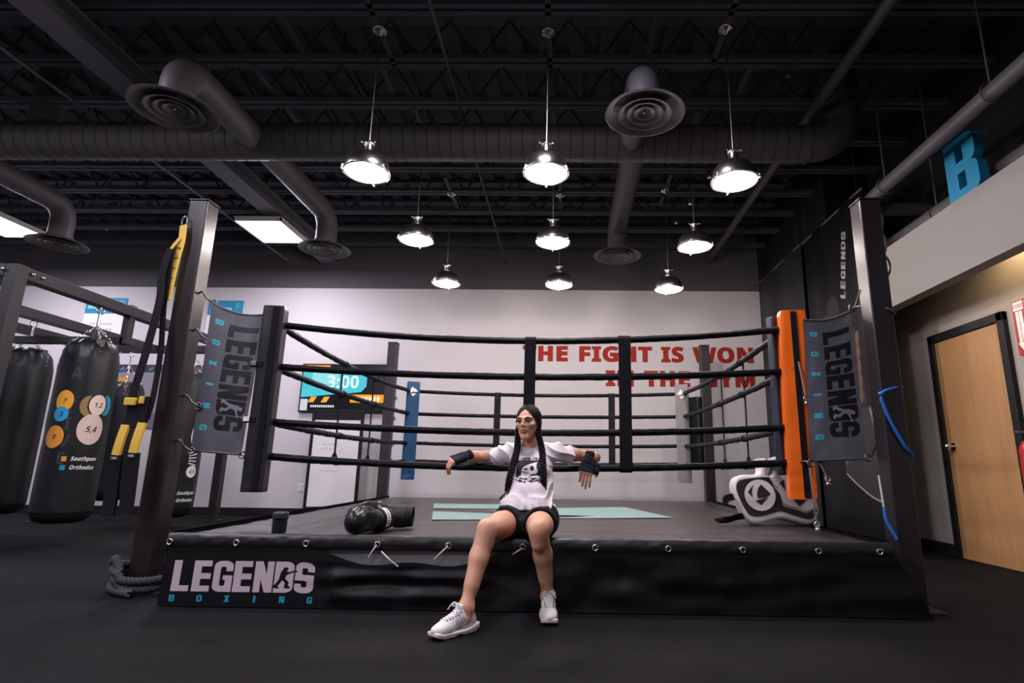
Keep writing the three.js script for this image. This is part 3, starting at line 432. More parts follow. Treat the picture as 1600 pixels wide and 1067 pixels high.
{ // hanging skirt with the printed wordmark; sags between its eyelets
  const t = canvasTex(2048, 256, (c, w, h) => { c.fillStyle = '#0d0d11'; c.fillRect(0, 0, w, h); const mx = (x) => (x + 2.26) / 4.1 * w; wordmark(c, mx(-2.205), 62, mx(-1.4) - mx(-2.205), 178, '#c4b3bb', '#0d0d11', '#2a98b4'); });
  const m = new THREE.MeshPhysicalMaterial({ map: t, roughness: 0.45, specularIntensity: 0.5, side: THREE.DoubleSide });
  const sk = thing('ring_skirt', 'black vinyl skirt with white and teal block lettering hanging off the platform edge', 'skirt');
  const sag = (x) => { let s = 0; if (x > -1.5 && x < -0.24) { const q = (x + 1.5) / 1.26; s = 0.095 * Math.pow(Math.sin(Math.PI * q), 1.3) * (1 - 0.25 * Math.cos(q * 4 * Math.PI)); } return s; };
  part('front_panel', grid(320, 40, (u, v) => { const x0 = DK.x0 + 4.1 * u, top = 0.322 - sag(x0), y = 0.006 + (top - 0.006) * v, out = Math.max(0, u - 0.93) / 0.07;
    const x = x0 + out * 0.16 * (1 - v), s = sag(x0) / 0.095;
    const fold = 0.03 * s * Math.sin((y - sag(x0) * 0.4) * 52) * v + (x0 > -1.3 ? 0.03 * noise(x0 * 2.2 + y * 4, y * 6 - x0 * 1.2, 2) + 0.012 * noise(x0 * 7, y * 5, 8) : 0.003 * noise(x0 * 3, y * 4, 2));
    return [x, y, DK.zf + 0.014 + 0.012 * (1 - v) + fold * Math.sin(Math.PI * Math.min(1, v * 1.1)) + out * 0.03]; }), m, sk);
  const plain = std([0.012, 0.012, 0.015], 0.42, { side: THREE.DoubleSide });
  for (const s of [0, 1]) part('side_panel', grid(120, 12, (u, v) => { const z = DK.zf + (DK.zb - DK.zf) * (s ? u : 1 - u), o = 0.016 + 0.01 * noise(z * 4, v * 3, 4) + (s ? 0.16 * Math.max(0, 1 - (DK.zf - z) * 3) * (1 - v) : 0); return [s ? DK.x1 + o : DK.x0 - o, 0.006 + 0.315 * v, z]; }), plain, sk);
  for (const [a, b] of [[[-1.059, 0.345], [-1.1, 0.275]], [[-1.03, 0.31], [-0.93, 0.232]], [[-0.655, 0.345], [-0.73, 0.272]], [[-0.235, 0.34], [-0.29, 0.305]]]) part('lacing_cord', tube([[a[0], a[1], DK.zf + 0.036], [(a[0] + b[0]) / 2, (a[1] + b[1]) / 2, DK.zf + 0.046], [b[0], b[1], DK.zf + 0.036]], 0.0045, 12, 6), M.cord, sk);
}
// posts
const postLabels = [['tall square steel ring post with yellow straps hanging on it', -2.67, -3.79, 2.64], ['square steel ring post beside the orange corner pad', 2.02, -3.56, 2.56], ['dark ring post behind the blue corner pad', -2.62, -8.32, 2.58], ['dark ring post behind the pale grey corner pad', 2.07, -8.32, 2.58]];
for (const [label, x, z, h] of postLabels) {
  const p = thing('ring_post', label, 'post', [x, 0, z]), w = 0.068;
  part('tube', bx(-w, w, 0.012, h, -w, w, 0.01), z > -4 ? M.post : M.rig, p); part('cap', bx(-w - 0.004, w + 0.004, h, h + 0.012, -w - 0.004, w + 0.004, 0.004), M.rig, p); part('base_plate', bx(-0.13, 0.13, 0, 0.014, -0.13, 0.13, 0.004), M.rig, p);
  const s = x < 0 ? 1 : -1, f = z > -6 ? -1 : 1;
  if (f > 0) for (const y of [1.75, 1.45, 1.07, 0.84]) part('eye_hook', [torus(0.02, 0.006, 16, 8).rotateY(1.2).translate(s * 0.088, y, -0.02), cyl(V(s * 0.06, y, -0.02), V(s * 0.075, y, -0.02), 0.007, 0.007, 8)], M.rig, p);
}
// ropes
const RY = [1.752, 1.449, 1.068, 0.837], SAG = [0.105, 0.057, 0.058, 0.062];
const sides = [['front', V(RX0, 0, RZF), V(RX1, 0, RZF), 'on the skirted side where the woman sits', 1, 0.0235], ['bag side', V(RX0, 0, RZF), V(RX0, 0, RZB), 'on the punch bag side', 0.6, 0.024], ['banner side', V(RX1, 0, RZF), V(RX1, 0, RZB), 'on the orange and grey pad side', 0.5, 0.024], ['wall side', V(RX0, 0, RZB), V(RX1, 0, RZB), 'between the blue and pale grey pads', 0.4, 0.024]];
const ord = ['top', 'second', 'third', 'lowest'];
const ropePoint = (a, b, i, t, k) => { const p = a.clone().lerp(b, t); p.y = RY[i] - SAG[i] * k * 4 * t * (1 - t); return p; };
sides.forEach(([nm, a, b, where, k, r], si) => { for (let i = 0; i < 4; i++) {
  const rp = thing('ring_rope', `${ord[i]} black padded ring rope ${where}`, 'rope', [0, 0, 0], 0, 'ring ropes'), pts = []; for (let j = 0; j <= 24; j++) pts.push(ropePoint(a, b, i, j / 24, k));
  const g = new THREE.TubeGeometry(new THREE.CatmullRomCurve3(pts), 160, r, 14, false), p = g.attributes.position, nn = g.attributes.normal; for (let q = 0; q < p.count; q++) { const X = p.getX(q), Y = p.getY(q), Z = p.getZ(q), d = (si === 1 || si === 2 ? 0.005 : 0.0028) * noise((X + Z) * 18, Y * 30, i + si * 5); p.setXYZ(q, X + nn.getX(q) * d, Y + nn.getY(q) * d, Z + nn.getZ(q) * d); } g.computeVertexNormals();
  part('cover', g, M.rope, rp);
  for (const e of [0, 1]) { const P = ropePoint(a, b, i, e, k), d = (e ? b.clone().sub(a) : a.clone().sub(b)).normalize(); part('end_fitting', cyl(P.clone().addScaledVector(d, -0.02), P.clone().addScaledVector(d, 0.06), 0.012, 0.012, 10), M.steel, rp); }
} });
// rope spacers
const spacer = (si, t, label, w, yshape) => { const [, a, b, , k] = sides[si], s = thing('rope_spacer', label, 'strap'), dir = b.clone().sub(a).normalize();
  const P = [0, 1, 2, 3].map(i => ropePoint(a, b, i, t, k)); const off = new THREE.Vector3().crossVectors(dir, V(0, 1, 0)).multiplyScalar(si === 1 ? -0.027 : 0.027);
  const front = P.map(p => p.clone().add(off.clone().multiplyScalar(si === 0 || si === 3 ? (off.z > 0 ? 1 : -1) : 1)));
  part('webbing', strap(front, w, 0.006, dir, 40), M.webbing, s);
  P.forEach(p => part('loop', cyl(p.clone().addScaledVector(dir, -w / 2), p.clone().addScaledVector(dir, w / 2), 0.03, 0.03, 14), M.webbing, s));
  if (yshape) for (const q of [-1, 1]) part('yoke', strap([P[3].clone().add(V(0, 0.09, 0)).add(off), P[3].clone().add(V(0, 0.01, 0)).addScaledVector(dir, q * 0.09).add(off)], 0.02, 0.004, dir, 6), M.webbing, s); };
spacer(0, (-0.25 - RX0) / (RX1 - RX0), 'wide black rope spacer strap hanging above the woman head', 0.078); spacer(0, (0.405 - RX0) / (RX1 - RX0), 'wide black rope spacer strap beside the raised elbow', 0.085);
spacer(3, 0.74, 'black rope spacer strap by the pale grey pad, facing the red lettering', 0.085); spacer(3, 0.32, 'black rope spacer strap by the blue pad, facing the white wall', 0.085);
for (const t of [0.36, 0.6]) spacer(1, t, t < 0.5 ? 'narrow rope spacer over the television screen, nearer the dark grey pad' : 'narrow rope spacer over the television screen, nearer the blue pad', 0.032, true);
for (const t of [0.3, 0.5]) spacer(2, t, t < 0.4 ? 'narrow rope spacer behind the orange pad' : 'narrow rope spacer between the orange and pale grey pads', 0.032, true);
// corner pads
function pad(x, z, y0, y1, col, label, turn, lean, rough, emblem, band, w = 0.084) {
  const p = thing('corner_pad', label, 'corner pad', [x, y0, z], turn), h = y1 - y0;
  const g2 = new THREE.BoxGeometry(w * 2, h, 0.095, 14, 90, 8), P = g2.attributes.position;
  for (let i = 0; i < P.count; i++) { let X = P.getX(i), Y = P.getY(i), Z = P.getZ(i); const k = 1 - 0.10 * (Math.abs(X) / w) ** 6, f = 0.008 * noise(X * 5 + x, Y * 3.2, 2) + 0.0045 * noise(X * 4, Y * 14, x * 3) * Math.max(0, (0.3 - (Y / h + 0.5)) * 4); Z = Z * k + (Z > 0 ? f : 0); const e = Math.min(1, (h / 2 - Math.abs(Y)) / 0.025); X *= 0.94 + 0.06 * Math.sqrt(Math.max(0, e)); P.setXYZ(i, X + lean * (Y / h + 0.5) ** 2 * -1 + lean, Y + h / 2, Z); }
  const gg = toCreasedNormals(g2, 0.9); part('cushion', gg, std(col, rough, { specularIntensity: 0.6 }), p);
  if (band) { part('vertical_strap', bx(-0.012 + band, 0.028 + band, 0.01, h - 0.01, 0.05, 0.058, 0.003), M.webbing, p); }
  if (emblem) { const s = 0.06; part('emblem', [extrude(poly([[-s, 0], [-0.005, s * 1.1], [s * 0.2, s * 0.3], [-s * 0.25, -s * 0.3]]), 0.002), extrude(poly([[s * 0.3, s * 0.8], [s, 0], [s * 0.1, -s * 0.15]]), 0.002), extrude(poly([[-s * 0.5, -s * 0.55], [s * 0.7, -s * 0.4], [0, -s * 1.1]]), 0.002)].map(k => k.translate(0, h - 0.13, 0.0535)), emblem, p); }
  return p;
}
const emW = std([0.75, 0.75, 0.76], 0.4), emG = std([0.62, 0.60, 0.60], 0.25);
pad(RX0 + 0.0, RZF + 0.03, 0.6, 1.87, [0.016, 0.016, 0.019], 'dark grey vinyl corner pad next to the grey banner on the tall post', 0.1, 0.0, 0.35, null, 0.012, 0.07);
pad(RX1 + 0.03, RZF + 0.02, 0.6, 1.87, [0.95, 0.16, 0.01], 'orange vinyl corner pad', -0.12, -0.02, 0.32, null, -0.008);
pad(RX0 + 0.04, RZB + 0.1, 0.6, 1.86, [0.006, 0.05, 0.12], 'navy blue vinyl corner pad with white emblem', 0.25, 0, 0.4, emW);
pad(RX1 - 0.02, RZB + 0.1, 0.6, 1.86, [0.17, 0.16, 0.162], 'pale grey vinyl corner pad with silver emblem', -0.3, 0.0, 0.35, emG);
{ const b = thing('corner_pad', 'black side cushion behind the pale grey pad', 'corner pad', [RX1 + 0.16, 0.78, RZB + 0.02], -0.9); part('cushion', bx(-0.1, 0.1, 0, 0.93, -0.05, 0.05, 0.03), M.bag, b); const c = thing('corner_pad', 'navy side strip behind the orange pad', 'corner pad', [RX1 - 0.075, 0.75, RZF - 0.06], 0.5); part('cushion', bx(-0.035, 0.035, 0, 1.1, -0.03, 0.03, 0.015), std([0.006, 0.018, 0.04], 0.4), c); }
// grey lettered turnbuckle covers
function cover(c, label, mirror) {               // c: four corners tl, tr, br, bl
  const t = canvasTex(512, 1280, (k, w, h) => { k.fillStyle = '#5c5a62'; k.fillRect(0, 0, w, h); k.save(); k.translate(w * 0.94, h * 0.10); k.rotate(Math.PI / 2);
    const W = h * 0.76, cw = W / 7; 'LEGENDS'.split('').forEach((ch, i) => block(k, ch, i * cw, 0, cw * 0.93, w * 0.56, '#15151a', '#5c5a62')); k.fillStyle = '#1a1a20'; k.fillRect(5 * cw + cw * 0.3, w * 0.08, cw * 0.35, w * 0.36); boxer(k, 5 * cw + cw * 0.45, w * 0.26, w * 0.42, '#7d7b83'); k.restore();
    k.save(); k.translate(w * 0.27, h * 0.09); k.rotate(Math.PI / 2); 'BOXING'.split('').forEach((ch, i) => block(k, ch, i * h * 0.147, 0, h * 0.036, w * 0.16, '#3fb3c4', '#5c5a62')); k.restore(); });
  const o = thing('turnbuckle_cover', label, 'banner'), m = new THREE.MeshPhysicalMaterial({ map: t, roughness: 0.45, specularIntensity: 0.6, bumpMap: rep(vinylBump, 1, 2), bumpScale: 0.004 }), [tl, tr, br, bl] = c.map(p => V(...p));
  const P = (u, v) => { const a = tl.clone().lerp(tr, u), b = bl.clone().lerp(br, u); const p = b.lerp(a, v); p.y -= 0.03 * Math.sin(Math.PI * u) * v * v; p.z += 0.018 * Math.sin(u * 3 + v * 2) * (0.5 + v) + 0.006 * noise(u * 4, v * 6, tl.x); return p; };
  part('front_face', grid(30, 60, (u, v) => P(u, v).toArray()), m, o);
  part('back_face', grid(20, 40, (u, v) => { const p = P(1 - u, v); p.z -= 0.035 * Math.sin(Math.PI * Math.min(1, u * 1.0)) * 0.8 + 0.004; return p.toArray(); }), std([0.075, 0.07, 0.08], 0.45), o);
  part('top_hem', new THREE.TubeGeometry(new THREE.CatmullRomCurve3([0, 0.2, 0.4, 0.6, 0.8, 1].map(u => P(u, 1))), 24, 0.006, 8), std([0.1, 0.095, 0.1], 0.5), o);
  part('bottom_hem', new THREE.TubeGeometry(new THREE.CatmullRomCurve3([0, 0.25, 0.5, 0.75, 1].map(u => P(u, 0))), 24, 0.007, 8), std([0.06, 0.058, 0.064], 0.5), o);
  return o;
}
cover([[-2.505, 1.885, -3.82], [-2.14, 1.815, -3.8], [-2.165, 0.84, -3.8], [-2.52, 0.865, -3.82]], 'grey banner with dark block lettering tied to the tall post with straps', false);
cover([[1.612, 1.785, -3.75], [1.944, 1.855, -3.72], [1.936, 0.862, -3.72], [1.588, 0.845, -3.75]], 'grey banner with dark block lettering beside the orange pad', true);
// ties between posts, covers and pads
function hookTie(pts, label, r = 0.007, mat = M.steel) { const o = thing('tie_hook', label, 'hook', [0, 0, 0], 0, 'metal hooks tying the banners to the posts'); part('wire', tube(pts, r, 24, 8), mat, o); part('ring', torus(0.022, 0.006, 16, 8).translate(...pts[0]), mat, o); }
for (const y of [1.93, 1.66, 1.2, 0.9]) hookTie([[-2.5, y - 0.04, -3.8], [-2.54, y - 0.01, -3.78], [-2.565, y + 0.03, -3.76], [-2.6, y + 0.02, -3.77]], 'bent metal hook tying the grey banner to the tall post');
for (const y of [1.86, 0.87]) hookTie([[1.945, y, -3.71], [1.955, y + 0.02, -3.68], [1.955, y + 0.06, -3.64], [1.953, y + 0.1, -3.6]], 'metal hook tying the banner by the orange pad to its post');
hookTie([[1.945, 1.87, -3.71], [1.99, 1.85, -3.6], [2.05, 1.8, -3.49], [2.1, 1.76, -3.49]], 'metal tie wrapped round the post beside the orange pad', 0.006);
hookTie([[-2.15, 0.84, -3.79], [-2.11, 0.83, -3.78], [-2.08, 0.84, -3.79]], 'steel ring at the lower corner of the grey banner'); hookTie([[1.59, 0.83, -3.74], [1.56, 0.84, -3.75], [1.54, 0.838, -3.8]], 'steel ring beside the foot of the orange pad');
for (const [pts, l] of [[[[1.575, 0.8, -3.74], [1.585, 0.6, -3.74], [1.60, 0.42, -3.75]], 'thin upright metal rod beside the body protector'], [[[1.66, 0.83, -3.78], [1.69, 0.76, -3.78], [1.70, 0.7, -3.77]], 'short metal rod below the grey banner'], [[[1.57, 1.5, -3.76], [1.585, 1.36, -3.76], [1.6, 1.22, -3.76]], 'thin metal rod between orange pad and grey banner']]) { const o = thing('turnbuckle_rod', l, 'rod'); part('rod', tube(pts, 0.006, 10, 8), M.chrome, o); part('nut', [new THREE.SphereGeometry(0.016, 10, 8).translate(...pts[2]), torus(0.016, 0.006, 12, 6).translate(pts[2][0], pts[2][1] + 0.03, pts[2][2])], M.chrome, o); }
for (const y of [1.45, 1.07]) { const o = thing('turnbuckle', y > 1.2 ? 'upper black strap and buckle beside the dark grey pad' : 'lower black strap with white buckle beside the dark grey pad', 'turnbuckle', [-2.13, y, -3.78]); part('buckle_strap', bx(-0.035, 0.05, -0.02, 0.02, -0.012, 0.012, 0.004), M.webbing, o); part('buckle', bx(-0.03, 0.01, -0.012, 0.02, 0.012, 0.02, 0.003), y > 1.2 ? M.steel : M.white, o); }
{ const o = thing('wavy_cable', 'thin dark wavy cable clipped to the post beside the soffit', 'cable'); const pts = []; for (let i = 0; i <= 40; i++) { const t = i / 40; pts.push(V(2.1 + 0.028 * Math.abs(Math.sin(t * 9.4)) * (0.6 + t), 2.5 - t * 0.47, -3.55 + 0.01 * Math.sin(t * 20))); } part('cable', new THREE.TubeGeometry(new THREE.CatmullRomCurve3(pts), 120, 0.007, 8), M.steel, o); }
{ const o = thing('blue_cord', 'bright blue elastic cord tied round the post by the soffit', 'cord'), m = std([0.01, 0.14, 0.55], 0.5); part('cord', [tube([[2.1, 1.305, -3.52], [2.0, 1.28, -3.475], [1.95, 1.255, -3.48], [1.94, 1.2, -3.48]], 0.009), tube([[1.94, 1.22, -3.48], [1.98, 1.08, -3.475], [2.05, 0.93, -3.475], [2.098, 0.88, -3.5], [2.1, 0.8, -3.56]], 0.01), tube([[1.885, 0.58, -3.48], [1.89, 0.5, -3.475], [1.93, 0.4, -3.46]], 0.01)], m, o); part('knot', new THREE.SphereGeometry(0.018, 12, 10).scale(1, 0.8, 1).translate(1.942, 1.25, -3.478), m, o); part('dotted_end', tube([[1.88, 0.76, -3.49], [1.883, 0.66, -3.485], [1.885, 0.57, -3.48]], 0.006), M.cord, o); }
// suspension trainer hung from the tall post
{ const o = thing('suspension_trainer', 'black and yellow suspension straps hanging from the tall ring post', 'straps'), yel = std([0.66, 0.42, 0.05], 0.7), X = -2.74;
  part('carabiner', torus(0.03, 0.006, 20, 8).scale(0.6, 1.2, 1).translate(X + 0.015, 2.46, -3.69), M.steel, o);
  part('anchor_strap', strap([[X + 0.012, 2.43, -3.69], [X + 0.02, 2.3, -3.685], [X + 0.008, 2.15, -3.68], [X + 0.0, 1.93, -3.675], [X - 0.002, 1.87, -3.672]], 0.055, 0.01, V(1, 0, 0.3)), yel, o).userData.label = 'yellow anchor strap with black stitching';
  for (let k = 0; k < 5; k++) part('stitching', bx(X - 0.02, X + 0.03, 2.25 - k * 0.075, 2.254 - k * 0.075, -3.675, -3.668), M.black, o);
  part('yellow_loop', strap([[X + 0.01, 2.33, -3.68], [X - 0.03, 2.25, -3.672], [X - 0.045, 2.18, -3.67]], 0.022, 0.006), yel, o);
  part('main_strap', strap([[X - 0.03, 2.24, -3.66], [X - 0.05, 2.05, -3.65], [X - 0.03, 1.85, -3.64], [X - 0.045, 1.5, -3.62], [X - 0.07, 1.2, -3.6]], 0.05, 0.008), M.webbing, o);
  part('main_strap', strap([[X - 0.03, 2.24, -3.668], [X - 0.01, 1.85, -3.66], [X + 0.03, 1.5, -3.65], [X + 0.045, 1.2, -3.63], [X + 0.035, 1.05, -3.62]], 0.035, 0.008), M.webbing, o);
  part('buckle', [bx(X - 0.11, X - 0.035, 1.14, 1.19, -3.61, -3.585, 0.006), bx(X - 0.02, X + 0.01, 1.15, 1.2, -3.612, -3.59, 0.006)], yel, o);
  const t = canvasTex(128, 64, (c, w, h) => { c.fillStyle = '#101114'; c.fillRect(0, 0, w, h); c.fillStyle = '#d8d3c8'; c.font = 'bold 44px sans-serif'; c.textAlign = 'center'; c.fillText('TRX', w / 2, 48); });
  [[-0.085, 0.985], [0.02, 1.0]].forEach(([dx, y]) => { const hnd = part('handle', strap([[X + dx + 0.008, y + 0.03, -3.6], [X + dx, y - 0.08, -3.585], [X + dx - 0.005, y - 0.16, -3.58]], 0.05, 0.02), yel, o); part('print', new THREE.PlaneGeometry(0.055, 0.026).translate(X + dx - 0.006, y - 0.178, -3.566), new THREE.MeshStandardMaterial({ map: t, roughness: 0.7 }), hnd);
    part('foot_cradle', strap([[X + dx - 0.005, y - 0.16, -3.582], [X + dx + 0.0, y - 0.3, -3.585], [X + dx + 0.01, y - 0.45, -3.58], [X + dx + 0.012, y - 0.53, -3.575]], 0.078, 0.022), M.webbing, o); });
  part('strap_bundle', strap([[X - 0.03, 1.2, -3.62], [X - 0.03, 1.08, -3.62], [X - 0.03, 1.0, -3.615]], 0.13, 0.03), M.webbing, o);
}
{ // coiled battle rope round the foot of the tall post
  const o = thing('battle_rope', 'thick black rope coiled round the foot of the tall ring post', 'rope'), pts = []; for (let i = 0; i <= 90; i++) { const a = i / 90 * Math.PI * 5, y = 0.03 + 0.048 * Math.floor(i / 36) + 0.012 * Math.sin(a * 2); pts.push(V(-2.62 + 0.185 * Math.cos(a + 2) * (1 + 0.08 * Math.sin(a * 0.7)), y + 0.02 * (i % 36) / 36, -3.76 + 0.19 * Math.sin(a + 2))); }
  pts.unshift(V(-2.55, 0.025, -3.52)); pts.push(V(-2.82, 0.16, -3.72), V(-2.76, 0.2, -3.64), V(-2.7, 0.13, -3.6));
  const c = new THREE.CatmullRomCurve3(pts), N = 700, strands = []; for (let s = 0; s < 3; s++) { const q = []; const fr = c.computeFrenetFrames(N); for (let i = 0; i <= N; i++) { const p = c.getPointAt(i / N), a = i / N * 330 + s * 2.094; q.push(p.addScaledVector(fr.normals[i], 0.011 * Math.cos(a)).addScaledVector(fr.binormals[i], 0.011 * Math.sin(a))); } strands.push(new THREE.TubeGeometry(new THREE.CatmullRomCurve3(q), 1000, 0.0135, 7)); }
  for (const s of strands) part('strand', s, std([0.03, 0.028, 0.03], 0.8), o);
}
// ---------------------------------------------------------------- implicit surfaces (gloves, shoes, figure)
const smin = (a, b, k) => { const h = Math.max(k - Math.abs(a - b), 0) / k; return Math.min(a, b) - h * h * k * 0.25; };
const smax = (a, b, k) => -smin(-a, -b, k);
function cone(px, py, pz, c) {                   // c: [ax, ay, az, bx, by, bz, ra, rb]
  const bx_ = c[3] - c[0], by_ = c[4] - c[1], bz_ = c[5] - c[2], ax = px - c[0], ay = py - c[1], az = pz - c[2];
  let t = (ax * bx_ + ay * by_ + az * bz_) / (bx_ * bx_ + by_ * by_ + bz_ * bz_ + 1e-12); t = t < 0 ? 0 : t > 1 ? 1 : t;
  return Math.hypot(ax - bx_ * t, ay - by_ * t, az - bz_ * t) - (c[6] + (c[7] - c[6]) * t);
}
const ell = (px, py, pz, x, y, z, a, b, c) => { const q = Math.hypot((px - x) / a, (py - y) / b, (pz - z) / c), g = Math.hypot((px - x) / (a * a), (py - y) / (b * b), (pz - z) / (c * c)); return g < 1e-9 ? -Math.min(a, b, c) : q * (q - 1) / g; };
function nets(f, lo, hi, h) {                    // surface nets with block culling
  const n = [0, 1, 2].map(i => Math.ceil((hi[i] - lo[i]) / h) + 1), [nx, ny, nz] = n, val = new Float32Array(nx * ny * nz), B = 6, I = (i, j, k) => i + nx * (j + ny * k);
  for (let K = 0; K < nz; K += B) for (let J = 0; J < ny; J += B) for (let i0 = 0; i0 < nx; i0 += B) {
    const c = f(lo[0] + (i0 + B / 2) * h, lo[1] + (J + B / 2) * h, lo[2] + (K + B / 2) * h), skip = Math.abs(c) > h * B * 1.7;
    for (let k = K; k < Math.min(K + B, nz); k++) for (let j = J; j < Math.min(J + B, ny); j++) for (let i = i0; i < Math.min(i0 + B, nx); i++) val[I(i, j, k)] = skip ? c : f(lo[0] + i * h, lo[1] + j * h, lo[2] + k * h);
  }
  const id = new Int32Array(nx * ny * nz).fill(-1), pos = [], idx = [];
  for (let k = 0; k < nz - 1; k++) for (let j = 0; j < ny - 1; j++) for (let i = 0; i < nx - 1; i++) {
    let m = 0, sx = 0, sy = 0, sz = 0, c = 0; const v = [];
    for (let q = 0; q < 8; q++) { v[q] = val[I(i + (q & 1), j + (q >> 1 & 1), k + (q >> 2))]; if (v[q] < 0) m |= 1 << q; }
    if (!m || m === 255) continue;
    for (let q = 0; q < 8; q++) for (const b of [1, 2, 4]) if (!(q & b)) { const r = q | b; if ((v[q] < 0) !== (v[r] < 0)) { const t = v[q] / (v[q] - v[r]); sx += (q & 1) + (b === 1 ? t : 0); sy += (q >> 1 & 1) + (b === 2 ? t : 0); sz += (q >> 2) + (b === 4 ? t : 0); c++; } }
    id[I(i, j, k)] = pos.length / 3; pos.push(lo[0] + (i + sx / c) * h, lo[1] + (j + sy / c) * h, lo[2] + (k + sz / c) * h);
  }
  const quad = (a, b, c, d, flip) => { if (a < 0 || b < 0 || c < 0 || d < 0) return; flip ? idx.push(a, c, b, a, d, c) : idx.push(a, b, c, a, c, d); };
  for (let k = 1; k < nz - 1; k++) for (let j = 1; j < ny - 1; j++) for (let i = 1; i < nx - 1; i++) {
    const s = val[I(i, j, k)] < 0;
    if (s !== val[I(i + 1, j, k)] < 0) quad(id[I(i, j - 1, k - 1)], id[I(i, j, k - 1)], id[I(i, j, k)], id[I(i, j - 1, k)], !s);
    if (s !== val[I(i, j + 1, k)] < 0) quad(id[I(i - 1, j, k - 1)], id[I(i - 1, j, k)], id[I(i, j, k)], id[I(i, j, k - 1)], !s);
    if (s !== val[I(i, j, k + 1)] < 0) quad(id[I(i - 1, j - 1, k)], id[I(i, j - 1, k)], id[I(i, j, k)], id[I(i - 1, j, k)], !s);
  }
  const nor = new Float32Array(pos.length), e = h * 0.6;
  for (let q = 0; q < pos.length; q += 3) { const x = pos[q], y = pos[q + 1], z = pos[q + 2], a = f(x + e, y, z) - f(x - e, y, z), b = f(x, y + e, z) - f(x, y - e, z), c = f(x, y, z + e) - f(x, y, z - e), l = Math.hypot(a, b, c) || 1; nor[q] = a / l; nor[q + 1] = b / l; nor[q + 2] = c / l; }
  const g = new THREE.BufferGeometry(); g.setAttribute('position', new THREE.Float32BufferAttribute(pos, 3)); g.setAttribute('normal', new THREE.BufferAttribute(nor, 3)); g.setIndex(idx); return g;
}
const gm = (geos) => { const l = geos.map(g => { const q = g.clone(); for (const k of Object.keys(q.attributes)) if (!['position', 'normal', 'color'].includes(k)) q.deleteAttribute(k); return q; }); return mergeGeometries(l); };

// ---------------------------------------------------------------- things lying on the deck
const gloveGeo = {
  fist: nets((x, y, z) => { let d = ell(x, y, z, 0.02, 0.075, 0, 0.1, 0.072, 0.062); d = smin(d, ell(x, y, z, 0.075, 0.06, 0, 0.055, 0.06, 0.058), 0.03); d = smin(d, cone(x, y, z, [-0.1, 0.065, 0, -0.03, 0.07, 0, 0.048, 0.056]), 0.03); return d + 0.002 * Math.sin(x * 90) * Math.max(0, y - 0.09) * 12; }, [-0.17, -0.02, -0.09], [0.16, 0.17, 0.09], 0.005),
  thumb: nets((x, y, z) => smin(cone(x, y, z, [-0.05, 0.09, 0.045, 0.02, 0.105, 0.062, 0.026, 0.028]), cone(x, y, z, [0.02, 0.105, 0.062, 0.06, 0.09, 0.056, 0.028, 0.022]), 0.02), [-0.1, 0.04, -0.0], [0.11, 0.16, 0.11], 0.004),
  cuff: (() => { const g = lathe([[0.05, 0], [0.056, 0.002], [0.06, 0.04], [0.061, 0.09], [0.058, 0.125], [0.052, 0.13], [0.048, 0.125], [0.05, 0.02], [0.046, 0.005], [0.05, 0]], 36); return g.rotateZ(Math.PI / 2).translate(-0.08, 0.062, 0); })(),
};
const gloveMat = std([0.008, 0.008, 0.01], 0.3, { specularIntensity: 0.7 });
const gloveTag = canvasTex(256, 64, (c, w, h) => { c.fillStyle = '#e8e6e4'; c.fillRect(0, 0, w, h); c.fillStyle = '#1a1a1c'; for (let i = 0; i < 7; i++) c.fillRect(30 + i * 29, 20, 18, 26); });
function glove(x, z, ry, rz, label, withTag, s) {
  const g = thing('boxing_glove', label, 'boxing glove', [x, 0.388, z], ry); g.scale.setScalar(s);
  part('fist', gloveGeo.fist, gloveMat, g); part('thumb', gloveGeo.thumb, gloveMat, g); const c = part('cuff', gloveGeo.cuff, std([0.009, 0.009, 0.011], 0.55, { specularIntensity: 0.5 }), g);
  part('wrist_strap', new THREE.CylinderGeometry(0.064, 0.064, 0.06, 36, 1, true).rotateZ(Math.PI / 2).translate(-0.135, 0.062, 0), std([0.01, 0.01, 0.012], 0.6, { side: THREE.DoubleSide }), g);
  if (withTag) { const t = new THREE.CylinderGeometry(0.0655, 0.0655, 0.034, 30, 1, true, Math.PI - 1.3, 1.9).rotateZ(Math.PI / 2).translate(-0.135, 0.062, 0); part('tag', t, new THREE.MeshStandardMaterial({ map: gloveTag, roughness: 0.5, side: THREE.DoubleSide }), g).userData.label = 'white printed tag'; }
}
glove(-1.2, -3.51, -1.9, 0, 'black boxing glove with a white tag lying on the deck', true, 1.08);
glove(-1.235, -3.82, -3.0, 0, 'black boxing glove with its cuff turned to the seated woman', false, 1.15);
{ const b = thing('drink_bottle', 'short black bottle standing on the deck under the dark grey pad', 'bottle', [-1.69, 0.385, -3.47]); part('body', lathe([[0, 0], [0.036, 0], [0.04, 0.006], [0.041, 0.07], [0.038, 0.08], [0, 0.08]], 32), M.black, b); part('lid', lathe([[0, 0.08], [0.044, 0.08], [0.046, 0.086], [0.046, 0.112], [0.04, 0.12], [0, 0.121]], 32), std([0.02, 0.02, 0.023], 0.4), b); }
{ const g = new THREE.SphereGeometry(0.2, 40, 24), p = g.attributes.position; for (let i = 0; i < p.count; i++) { const x = p.getX(i), y = p.getY(i), z = p.getZ(i), k = 1 + 0.25 * noise(x * 9, y * 9, z * 9); p.setXYZ(i, x * k, Math.max(0, y * 0.42 * k), z * 0.6 * k); } g.computeVertexNormals();
  single('black_cloth', g.translate(-0.62, 0.385, -7.3), std([0.015, 0.015, 0.017], 0.8), 'small heap of black cloth at the far edge of the platform', 'cloth'); }
